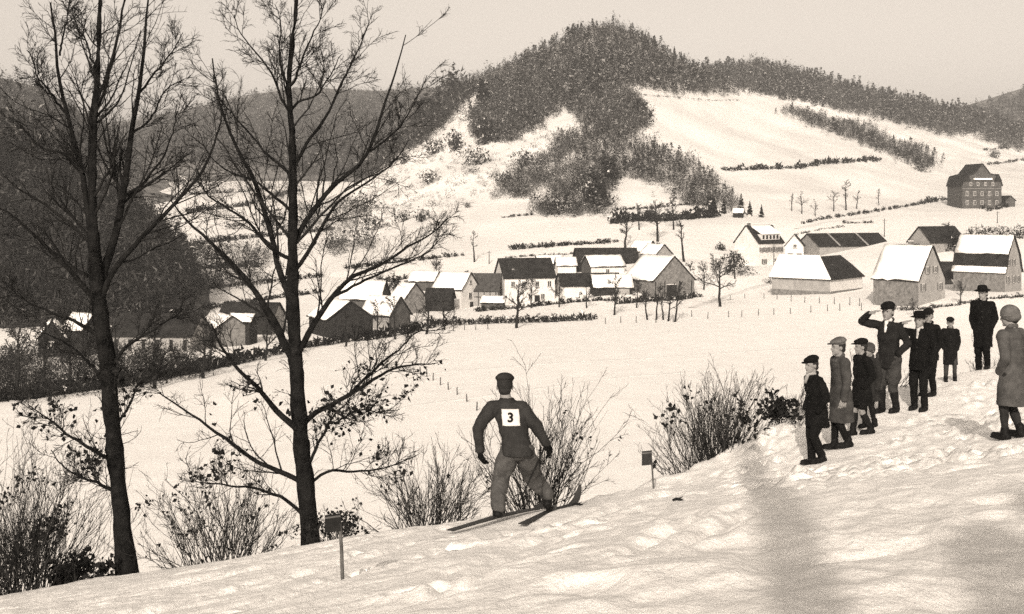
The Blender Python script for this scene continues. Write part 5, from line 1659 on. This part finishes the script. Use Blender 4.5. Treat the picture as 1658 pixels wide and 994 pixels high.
    for k in 'RL':
        hip, kn, an = J['hip' + k], J['kne' + k], J['ank' + k]
        if kind == 'baggy':
            mdl = hip * 0.55 + kn * 0.45; sh += [round_cone(hip, 0.060 * H, mdl, 0.071 * H), round_cone(mdl, 0.071 * H, kn, 0.060 * H), round_cone(kn, 0.060 * H, an + np.array([0, 0, 0.025 * H]), 0.047 * H)]
        elif kind == 'trousers':
            sh += [round_cone(hip, 0.064 * H, kn, 0.046 * H), round_cone(kn, 0.046 * H, an + np.array([0, 0, 0.0]), 0.035 * H)]
        elif kind == 'breeches':
            mid = kn * 0.72 + hip * 0.28
            sh += [round_cone(hip, 0.068 * H, mid, 0.074 * H), round_cone(mid, 0.074 * H, kn - np.array([0, 0, 0.045 * H]), 0.044 * H)]
        elif kind == 'shorts':
            mid = kn * 0.8 + hip * 0.2
            sh += [round_cone(hip, 0.066 * H, mid, 0.056 * H)]
        elif kind == 'stockings':
            sh += [round_cone(hip, 0.056 * H, kn, 0.040 * H), round_cone(kn, 0.040 * H, an, 0.028 * H)]
    sh.append(ellip(J['pel'] + np.array([0, 0, 0.0]), 0.098 * H, 0.074 * H, 0.075 * H))
    blend('breeches' if kind == 'breeches' else 'shorts' if kind == 'shorts' else 'stockings' if kind == 'stockings' else 'trousers', sh, 0.012, cloth(tone), root, 4, 0.03 if kind in ('baggy', 'breeches') else 0.016, int(px))
    if kind in ('breeches', 'shorts'):
        for k in 'RL':
            kn, an = J['kne' + k], J['ank' + k]
            st = kn if kind == 'breeches' else kn * 0.75 + an * 0.25
            blend('stocking', [round_cone(st, 0.038 * H, kn * 0.45 + an * 0.55, 0.040 * H), round_cone(kn * 0.45 + an * 0.55, 0.039 * H, an, 0.028 * H)], 0.010, cloth(0.022), root, 3)
    # ---- boots
    for k in 'RL':
        a = J['ank' + k]
        blend('boot', [round_cone(a + np.array([0, 0, 0.03 * H]), 0.034 * H, a + np.array([0, 0, -0.015 * H]), 0.036 * H), round_cone(a + np.array([0, -0.022 * H, -0.024 * H]), 0.030 * H, a + np.array([0, 0.10 * H, -0.028 * H]), 0.026 * H),
                       ellip(a + np.array([0, 0.045 * H, -0.044 * H]), 0.036 * H, 0.098 * H, 0.010 * H)], 0.009, LEATHER, root, 2)
    # ---- jacket, sweater or overcoat with its sleeves
    tkind, ttone, hem, flare = top
    ax = J['neck'] - J['pel']
    at = lambda f: J['pel'] + ax * f
    hz = J['pel'][2] - (0.524 - hem) * H
    hemc = J['pel'].copy(); hemc[2] = hz
    rings = [(*hemc, 0.102 * H * flare, 0.092 * H * flare)]
    if hem < 0.48:
        mid = J['pel'].copy(); mid[2] = (hz + J['pel'][2]) / 2
        rings.append((*mid, 0.102 * H * (1 + (flare - 1) * 0.55), 0.090 * H * (1 + (flare - 1) * 0.55)))
    rings += [(*(at(0.02)), 0.102 * H, 0.086 * H), (*at(0.25), 0.092 * H, 0.072 * H), (*at(0.55), 0.106 * H, 0.080 * H), (*at(0.80), 0.096 * H, 0.070 * H), (*at(0.92), 0.068 * H, 0.054 * H), (*at(1.03), 0.046 * H, 0.042 * H)]
    sh = [loft(rings)]
    sl = {'coat': 1.15, 'sweater': 1.14}.get(tkind, 1.0)
    for k in 'RL':
        sh += [round_cone(at(0.84) + (J['sho' + k] - at(0.84)) * 0.5, 0.048 * H, J['sho' + k], 0.043 * H * sl), round_cone(J['sho' + k], 0.043 * H * sl, J['elb' + k], 0.037 * H * sl),
               round_cone(J['elb' + k], 0.037 * H * sl, J['wri' + k] * 0.95 + J['elb' + k] * 0.05, 0.029 * H * sl)]
    cl = blend({'coat': 'overcoat', 'jacket': 'jacket', 'sweater': 'sweater'}[tkind], sh, 0.011, cloth(ttone), root, 4, 0.018, int(px) + 5)
    if tkind != 'sweater':
        nk = J['neck'] + np.array([0, 0, 0.01 * H])
        blend('collar', [round_cone(nk + np.array([-0.03 * H, -0.02 * H, 0.012 * H]), 0.018 * H, nk + np.array([0.03 * H, -0.02 * H, 0.012 * H]), 0.018 * H),
                         round_cone(nk + np.array([-0.036 * H, -0.016 * H, 0.008 * H]), 0.017 * H, nk + np.array([-0.02 * H, 0.05 * H, -0.045 * H]), 0.014 * H),
                         round_cone(nk + np.array([0.036 * H, -0.016 * H, 0.008 * H]), 0.017 * H, nk + np.array([0.02 * H, 0.05 * H, -0.045 * H]), 0.014 * H)], 0.007, cloth(ttone * 1.25), cl, 2)
        for z in (0.62, 0.42, 0.22):
            b = at(z) + np.array([0, 0.080 * H, 0])
            blend('button', [ellip(b, 0.009 * H, 0.006 * H, 0.009 * H)], 0.004, cloth(0.03), cl, 0)
    if shirt:
        b = at(0.86) + np.array([0, 0.052 * H, 0])
        blend('shirt', [round_cone(J['neck'] + np.array([0, 0.03 * H, 0.0]), 0.022 * H, at(0.72) + np.array([0, 0.072 * H, 0]), 0.010 * H), round_cone(J['neck'] + np.array([-0.02 * H, 0.01 * H, 0.012 * H]), 0.024 * H, J['neck'] + np.array([0.02 * H, 0.01 * H, 0.012 * H]), 0.024 * H)], 0.007, cloth(shirt), root, 2)
    if scarf:
        nk = J['neck'] + np.array([0, 0.008 * H, 0.012 * H])
        blend('scarf', [ellip(nk, 0.05 * H, 0.048 * H, 0.022 * H), round_cone(nk + np.array([0.01 * H, 0.045 * H, 0]), 0.02 * H, nk + np.array([0.02 * H, 0.07 * H, -0.08 * H]), 0.016 * H)], 0.008, cloth(scarf), root, 3)
    # ---- headgear
    hk, htone = hat
    if hk == 'cap':
        t = Rh @ np.array([[1, 0, 0], [0, math.cos(-0.18 + hat_tilt), -math.sin(-0.18 + hat_tilt)], [0, math.sin(-0.18 + hat_tilt), math.cos(-0.18 + hat_tilt)]])
        cp = blend('cap', [ellip(hp(0, -0.002, 0.052), 0.060 * HH, 0.072 * HH, 0.026 * HH, t), ellip(hp(0, -0.010, 0.060), 0.052 * HH, 0.058 * HH, 0.027 * HH, t), ellip(hp(0, -0.004, 0.036), 0.051 * HH, 0.061 * HH, 0.026 * HH, Rh)], 0.008, cloth(htone), root, 3)
        blend('visor', [ellip(hp(0, 0.066, 0.030), 0.036 * HH, 0.030 * HH, 0.006 * HH, t)], 0.005, cloth(htone * 0.7), cp, 1)
    elif hk == 'brim':
        cp = blend('hat', [loft([(*hp(0, 0, 0.028), 0.053 * HH, 0.062 * HH), (*hp(0, 0, 0.060), 0.052 * HH, 0.060 * HH), (*hp(0, 0, 0.085), 0.045 * HH, 0.052 * HH), (*hp(0, 0, 0.090), 0.03 * HH, 0.036 * HH)])], 0.007, cloth(htone), root, 3)
        blend('hat_brim', [ellip(hp(0, 0.0, 0.032), 0.086 * HH, 0.096 * HH, 0.008 * HH, Rh)], 0.006, cloth(htone), cp, 2)
    elif hk == 'knit':
        cp = blend('knitted_cap', [ellip(hp(0, -0.006, 0.022), 0.060 * HH, 0.068 * HH, 0.062 * HH, Rh), ellip(hp(0, -0.02, -0.004), 0.056 * HH, 0.058 * HH, 0.040 * HH, Rh)], 0.008, cloth(htone), root, 3, 0.006)
        blend('cap_rim', [ellip(hp(0, -0.006, 0.010), 0.0635 * HH, 0.071 * HH, 0.018 * HH, Rh)], 0.007, cloth(htone * 1.15), cp, 2)
    return root, J, at


DOWN = {'R': ((0.03, -0.01, -0.175), (-0.01, 0.03, -0.155)), 'L': ((-0.03, -0.01, -0.175), (0.01, 0.03, -0.155))}
POCKET = {'R': ((0.032, -0.05, -0.168), (-0.032, 0.085, -0.115)), 'L': ((-0.032, -0.05, -0.168), (0.032, 0.085, -0.115))}
BACK = {'R': ((0.03, -0.05, -0.17), (-0.06, -0.05, -0.10)), 'L': ((-0.03, -0.05, -0.17), (0.06, -0.05, -0.10))}
mixd = lambda a, b: {'R': a['R'], 'L': b['L']}

person('boy in black jacket, peaked cap and light scarf standing nearest, gazing left', 1322, 749, 17.0, 1.50, 112, {'R': (0.045, 0.02), 'L': (-0.045, -0.03)}, POCKET,
       ('jacket', 0.011, 0.36, 1.12), ('trousers', 0.013), ('cap', 0.012), lean=0.12, scarf=0.22, headnod=-0.05)
person('youth in long grey overcoat and pale grey cap behind the nearest boy', 1365, 726, 17.8, 1.61, 100, {'R': (0.045, 0.06), 'L': (-0.045, -0.03)}, DOWN,
       ('coat', 0.062, 0.26, 1.22), ('stockings', 0.014), ('cap', 0.13), hands=('none', 'hang'), lean=0.05)
person('boy in black coat with bare knees partly hidden behind the grey overcoat', 1392, 705, 18.8, 1.48, 104, {'R': (0.05, 0.05), 'L': (-0.05, -0.10)}, POCKET,
       ('coat', 0.012, 0.33, 1.18), ('shorts', 0.014), ('cap', 0.014), headturn=-0.2, hat_tilt=0.1)
person('small child in round grey cap and dark coat squeezed between taller boys', 1408, 694, 19.5, 1.34, 128, {'R': (0.05, 0.02), 'L': (-0.05, -0.03)}, DOWN,
       ('coat', 0.03, 0.33, 1.25), ('stockings', 0.02), ('knit', 0.075))
person('tall man in dark suit and plus-fours shading his eyes with a raised arm', 1440, 663, 20.4, 1.82, 138, {'R': (0.06, 0.03), 'L': (-0.055, -0.02)},
       {'R': ((0.155, 0.035, 0.03), (-0.105, 0.06, 0.085)), 'L': ((-0.075, -0.05, -0.155), (0.06, 0.09, -0.09))},
       ('jacket', 0.024, 0.42, 1.10), ('breeches', 0.05), ('cap', 0.014), hands=('brow', 'none'), shirt=0.5, lean=0.03)
person('young man in black suit and brimmed hat lifting a hand to his brow', 1491, 662, 21.0, 1.66, 140, {'R': (0.06, 0.02), 'L': (-0.06, 0.05)},
       {'R': ((0.15, 0.04, 0.02), (-0.095, 0.07, 0.075)), 'L': ((-0.05, -0.04, -0.165), (0.02, 0.06, -0.14))},
       ('jacket', 0.010, 0.42, 1.08), ('trousers', 0.012), ('brim', 0.010), hands=('brow', 'none'), shirt=0.35, lean=-0.02)
person('youth in black suit and cap half hidden behind the brimmed hat', 1503, 641, 22.2, 1.56, 135, {'R': (0.05, 0.0), 'L': (-0.05, -0.03)}, POCKET,
       ('jacket', 0.011, 0.42, 1.1), ('trousers', 0.012), ('cap', 0.014), headturn=0.35)
person('small child in dark knee-length coat and cap standing alone on the bank', 1539, 616, 24.0, 1.24, 165, {'R': (0.075, 0.03), 'L': (-0.065, 0.0)}, POCKET,
       ('coat', 0.014, 0.27, 1.15), ('stockings', 0.05), ('cap', 0.016))
person('man in long black coat and black hat standing tallest on the bank', 1592, 596, 25.5, 1.78, 150, {'R': (0.05, 0.0), 'L': (-0.05, 0.02)}, POCKET,
       ('coat', 0.009, 0.30, 1.05), ('trousers', 0.010), ('brim', 0.010), lean=0.03, headturn=-0.35, headnod=-0.12)
person('person in grey coat and grey knitted cap seen from behind at the right edge', 1642, 709, 15.0, 1.64, 28, {'R': (0.045, -0.02), 'L': (-0.04, 0.05)}, POCKET,
       ('coat', 0.085, 0.27, 1.20), ('stockings', 0.03), ('knit', 0.13), lean=0.04, headturn=0.35, headnod=-0.08)

# ---- the skier, from behind
SKI1 = (P(728, 865, 12.7), P(892, 825, 14.65))
SKI2 = (P(845, 855, 13.25), P(940, 818, 15.25))


def ski(a, b, label):
    """wooden ski lying on the snow with an upturned tip"""
    a, b = a.copy(), b.copy()
    n = 26
    dv = (b - a); dv.z = 0; L = dv.length; dv.normalize(); sd = Vector((dv.y, -dv.x, 0))
    za, zb = gz(a.x, a.y) + 0.035, gz(b.x, b.y) + 0.035
    root = empty('ski', Vector((a.x, a.y, za)), label, 'ski', 'skis under the skier')
    V, fs = [], []
    for i in range(n):
        t = i / (n - 1)
        p = dv * (L * t); z = (zb - za) * t
        up = 0.22 * max(0, (t - 0.84) / 0.16) ** 2 + 0.02 * math.sin(math.pi * t)
        w = 0.042 + 0.008 * abs(t - 0.5)
        if t > 0.93: w *= max(0.25, 1 - ((t - 0.93) / 0.07) ** 2 * 0.8)
        th_ = 0.008 + 0.012 * math.exp(-((t - 0.45) / 0.2) ** 2)
        for sgn, hz_ in ((-1, 0), (1, 0), (1, th_), (-1, th_)):
            q = p + sd * (sgn * w); V.append((q.x, q.y, z + up + hz_))
    for i in range(n - 1):
        for k in range(4):
            fs.append((i * 4 + k, i * 4 + (k + 1) % 4, i * 4 + 4 + (k + 1) % 4, i * 4 + 4 + k))
    fs += [(0, 1, 2, 3), tuple(4 * (n - 1) + k for k in range(4))]
    poly_obj('blade', V, fs, mat('ski_wood', 0.035, 0.5, 0.3, 12.0), root)
    m = dv * (L * 0.46) + Vector((0, 0, (zb - za) * 0.46 + 0.045))
    boxy('toe_iron', m - sd * 0.055 - dv * 0.03, sd * 0.11, dv * 0.06, UP * 0.05, M['pane'], root)
    return root


ski(SKI1[0], SKI1[1], 'long wooden ski with its tail reaching left, under the left boot of the skier')
ski(SKI2[0], SKI2[1], 'wooden ski with upturned tip on the right, under the right boot of the skier')
mid = P(835, 840, 13.7)
mid.z = gz(mid.x, mid.y)
b_l = SKI1[0].lerp(SKI1[1], 0.44); b_r = SKI2[0].lerp(SKI2[1], 0.40)
al = Vector((b_l.x - mid.x, b_l.y - mid.y, gz(b_l.x, b_l.y) - mid.z + 0.15)); ar = Vector((b_r.x - mid.x, b_r.y - mid.y, gz(b_r.x, b_r.y) - mid.z + 0.15))
rs, Js, at = person('skier in dark sweater wearing a white bib with number 3, seen from behind', 835, 840, 13.7, 1.72, 0.0, {'R': (0.12, 0.1), 'L': (-0.12, -0.1)}, DOWN,
    ('sweater', 0.036, 0.485, 1.03), ('baggy', 0.088), ('cap', 0.031), hands=('glove', 'glove'), cat='person', group='the ski runner',
    joints={'pel': (0.02, -0.06, 0.82), 'chest': (-0.06, 0.08, 1.13), 'neck': (-0.10, 0.19, 1.345), 'head': (-0.125, 0.25, 1.48),
            'shoR': (0.075, 0.15, 1.25), 'shoL': (-0.275, 0.15, 1.25), 'elbR': (0.24, 0.07, 1.05), 'wriR': (0.35, 0.12, 0.84), 'elbL': (-0.43, 0.05, 1.02), 'wriL': (-0.41, 0.10, 0.77),
            'hipR': (0.10, -0.05, 0.81), 'hipL': (-0.075, -0.05, 0.81), 'kneR': (0.19, 0.28, 0.43), 'kneL': (-0.17, 0.08, 0.42), 'ankR': tuple(ar), 'ankL': tuple(al)})


def bib():
    """a cloth square on the back with its number"""
    n, mrow = 13, 11
    V, fs = [], []
    H = 1.72
    fr = np.linspace(0.50, 0.83, mrow)
    ysurf = []
    for layer in range(2):
        for f in fr:
            c = at(f)
            rx = np.interp(f, [0.25, 0.55, 0.80, 0.92], [0.092, 0.106, 0.096, 0.068]) * H
            ry = np.interp(f, [0.25, 0.55, 0.80, 0.92], [0.072, 0.080, 0.070, 0.054]) * H
            for q in range(n):
                x = (q / (n - 1) - 0.5) * 0.2 * (1 + 0.02 * math.sin(f * 30))
                y = -ry * max(0.0, 1 - (abs(x) / rx) ** 2.3) ** (1 / 2.3) - 0.014 - 0.006 * layer
                y += 0.004 * math.sin(x * 40 + f * 25)
                V.append((c[0] * 0.4 + at(0.61)[0] * 0.6 + x, c[1] + y, c[2]))
    I = lambda l, a, b: l * n * mrow + a * n + b
    for a in range(mrow - 1):
        for b in range(n - 1):
            for l in range(2): fs.append((I(l, a, b), I(l, a, b + 1), I(l, a + 1, b + 1), I(l, a + 1, b)))
    rim = [(0, b) for b in range(n)] + [(a, n - 1) for a in range(1, mrow)] + [(mrow - 1, b) for b in range(n - 2, -1, -1)] + [(a, 0) for a in range(mrow - 2, 0, -1)]
    for j in range(len(rim)):
        p, q = rim[j], rim[(j + 1) % len(rim)]
        fs.append((I(0, *p), I(0, *q), I(1, *q), I(1, *p)))
    bo = poly_obj('number_bib', V, fs, mat('white_cloth', 0.52, 0.9, 0.06, 20.0), rs)
    for pl in bo.data.polygons: pl.use_smooth = True
    cu = bpy.data.curves.new('number', 'FONT'); cu.body = '3'; cu.align_x = 'CENTER'; cu.align_y = 'CENTER'; cu.size = 0.15; cu.extrude = 0.004; cu.offset = 0.004
    t = bpy.data.objects.new('number', cu); COL.objects.link(t)
    dg = bpy.context.evaluated_depsgraph_get()
    me = bpy.data.meshes.new_from_object(t.evaluated_get(dg))
    bpy.data.objects.remove(t)
    me.materials.clear(); me.materials.append(cloth(0.012))
    no = link('number', me, bo)
    c = at(0.665)
    slope = math.atan2((at(0.8) - at(0.42))[1], (at(0.8) - at(0.42))[2])
    no.location = (c[0], c[1] - 0.080 * 1.72 - 0.026, c[2]); no.rotation_euler = (math.pi / 2 - slope, 0, 0)


bib()
# the ski stick trailing from the right hand
hx = Vector(tuple(Js['wriR'])) + mid
tipp = P(838, 792, 12.75); tipp.z = gz(tipp.x, tipp.y) + 0.25
hx2 = hx + (hx - tipp).normalized() * 0.14
root = empty('ski_pole', tipp, 'thin ski stick trailing back from the right hand of the skier', 'ski pole')
c = np.array([[0, 0, 0], tuple((hx2 - tipp) * 0.5), tuple(hx2 - tipp)])
V, Q = tubes([(c[None], np.array([[0.008, 0.010, 0.011]]), 8)])
link('shaft', np_mesh('shaft', V, Q, M['twig'], None, True), root)
ax = (hx2 - tipp).normalized(); u = ax.orthogonal().normalized(); w = ax.cross(u)
ring = np.array([tuple(ax * 0.1 + (u * math.cos(t) + w * math.sin(t)) * 0.075) for t in np.linspace(0, 2 * math.pi, 17)])
V, Q = tubes([(ring[None], np.full((1, 17), 0.006), 5)])
link('basket', np_mesh('basket', V, Q, M['twig'], None, True), root)


# ------------------------------------------------------------------ small signs on sticks
def sign(px, py, d, top, w, h, label, lean, faded=0.05):
    b = P(px, py, d); b.z = gz(b.x, b.y)
    root = empty('marker_sign', b, label, 'sign', 'course markers on the slope')
    L = (py - top) * d / F
    c = np.array([[0, 0, -0.15], [lean * 0.5, 0.01, L * 0.5], [lean, 0, L]])
    V, Q = tubes([(c[None], np.array([[0.014, 0.013, 0.011]]), 8)])
    link('stick', np_mesh('stick', V, Q, M['post'], None, True), root)
    o = Vector((lean * 0.9 - w * 0.92, -0.03, L - h))
    bd = boxy('board', o, Vector((w, 0.02, 0.01)), UP * h, Vector((0, 0.015, 0)), mat('board_paint', faded, 0.8, 0.3, 20.0), root)
    boxy('batten', o + Vector((0, -0.008, h * 0.82)), Vector((w, 0.02, 0.01)), UP * h * 0.1, Vector((0, 0.007, 0)), M['post'], root)


sign(1059, 792, 18.3, 731, 0.155, 0.215, 'small dark board on a thin stick beside the fan-shaped bush', -0.05, 0.03)
sign(556, 939, 8.6, 830, 0.11, 0.125, 'small dark board on a stick in the near snow before the tall tree', -0.03, 0.014)

# broken twigs lying on the snow
for x, y, d, L, lb in [(1098, 809, 13.6, 0.12, 'broken twig lying on the bright snow right of the skier'), (935, 822, 14.6, 0.13, 'dark chip of wood on the snow by the ski tip')]:
    b = P(x, y, d); b.z = gz(b.x, b.y) + 0.012
    c = np.array([[-L / 2, 0, 0], [-L / 6, 0.02, 0.012], [L / 5, 0.0, 0.01], [L / 2, 0.015, 0.0]])
    c2 = np.array([[0, 0.005, 0.01], [0.02, 0.03, 0.02], [0.045, 0.05, 0.02], [0.06, 0.06, 0.03]])
    V, Q = tubes([(np.stack([c, c2]), np.array([[0.012, 0.016, 0.014, 0.006], [0.007, 0.006, 0.005, 0.003]]), 6)])
    o = link('fallen_twig', np_mesh('fallen_twig', V, Q, M['twig'], None, True)); o.location = b
    tagit(o, lb, 'twig', 'twigs on the snow')


# ------------------------------------------------------------------ firs behind the photographer that shade the near snow, plus an added shadow caster
def shade_tree(tip_px, tip_py, tip_d, back, label, seed, wr=0.45, n=900):
    tip = P(tip_px, tip_py, tip_d)
    tip.z = gz(tip.x, tip.y)
    top = tip - SUN_DIR * (back / math.cos(SUN_EL))
    b = Vector((top.x, top.y, gz(top.x, top.y)))
    fir(0, 0, 0, label, seed, 'firs behind the photographer', n, wr, b, top.z - b.z)


shade_tree(1560, 900, 6.0, 18.0, 'young fir behind the camera on the right', 801)
shade_tree(1740, 812, 8.4, 21.0, 'tall fir behind the camera furthest right', 802, 0.5)
shade_tree(1660, 850, 7.0, 16.5, 'broad fir behind the camera beside the tall one', 804, 0.5)
# unseen figure-shaped upright, added to throw the photographer's shadow up the slope
tip = P(1216, 694, 20.2); tip.z = gz(tip.x, tip.y)
top = tip - SUN_DIR * (30.0 / math.cos(SUN_EL))
bz = gz(top.x, top.y)
root = empty('shadow_caster', Vector((top.x, top.y, bz)), 'unseen upright added behind the camera to throw the long figure-shaped shadow', 'tree')
hh = top.z - bz
z = np.array([-0.3, 0, 0.3, 0.6, 0.85, 0.95, 1.0]) * hh
rng = np.random.default_rng(12)
c = np.stack([0.02 * rng.normal(size=7), 0.02 * rng.normal(size=7), z], 1)
V, Q = tubes([(c[None], np.array([[0.17, 0.15, 0.14, 0.15, 0.19, 0.21, 0.14]]), 12)])
link('trunk', np_mesh('trunk', V, Q, M['bark'], None, True), root)
b1, r1 = sprout(c[None, 3:], np.full((1, 4), 0.1), 16, rng, 0.25, 30, 0.4, 6, 0.5, 0.2, 0.008, 0.1, 0.2, 0.6)
V, Q = tubes([(b1, r1, 4)])
link('crown', np_mesh('crown', V, Q, M['twig'], None, False), root)

# ------------------------------------------------------------------ winter haze in the valley air
hz = bpy.data.materials.new('haze'); hz.use_nodes = True
nt = hz.node_tree; nt.nodes.clear()
ho = nt.nodes.new('ShaderNodeOutputMaterial'); hv = nt.nodes.new('ShaderNodeVolumePrincipled')
hv.inputs['Color'].default_value = (0.93, 0.92, 0.91, 1); hv.inputs['Density'].default_value = 0.00028
hv.inputs['Anisotropy'].default_value = 0.1
nt.links.new(hv.outputs[0], ho.inputs['Volume'])
pts = [Vector((x, y, z_)) for z_ in (-70.0, 215.0) for x, y in ((-1900, -120), (1900, -120), (1900, 3500), (-1900, 3500))]
hb = poly_obj('haze', pts, [(0, 1, 2, 3), (4, 5, 6, 7), (0, 1, 5, 4), (1, 2, 6, 5), (2, 3, 7, 6), (3, 0, 4, 7)], hz, None)
tagit(hb, 'thin winter haze over the whole valley', kind='stuff')
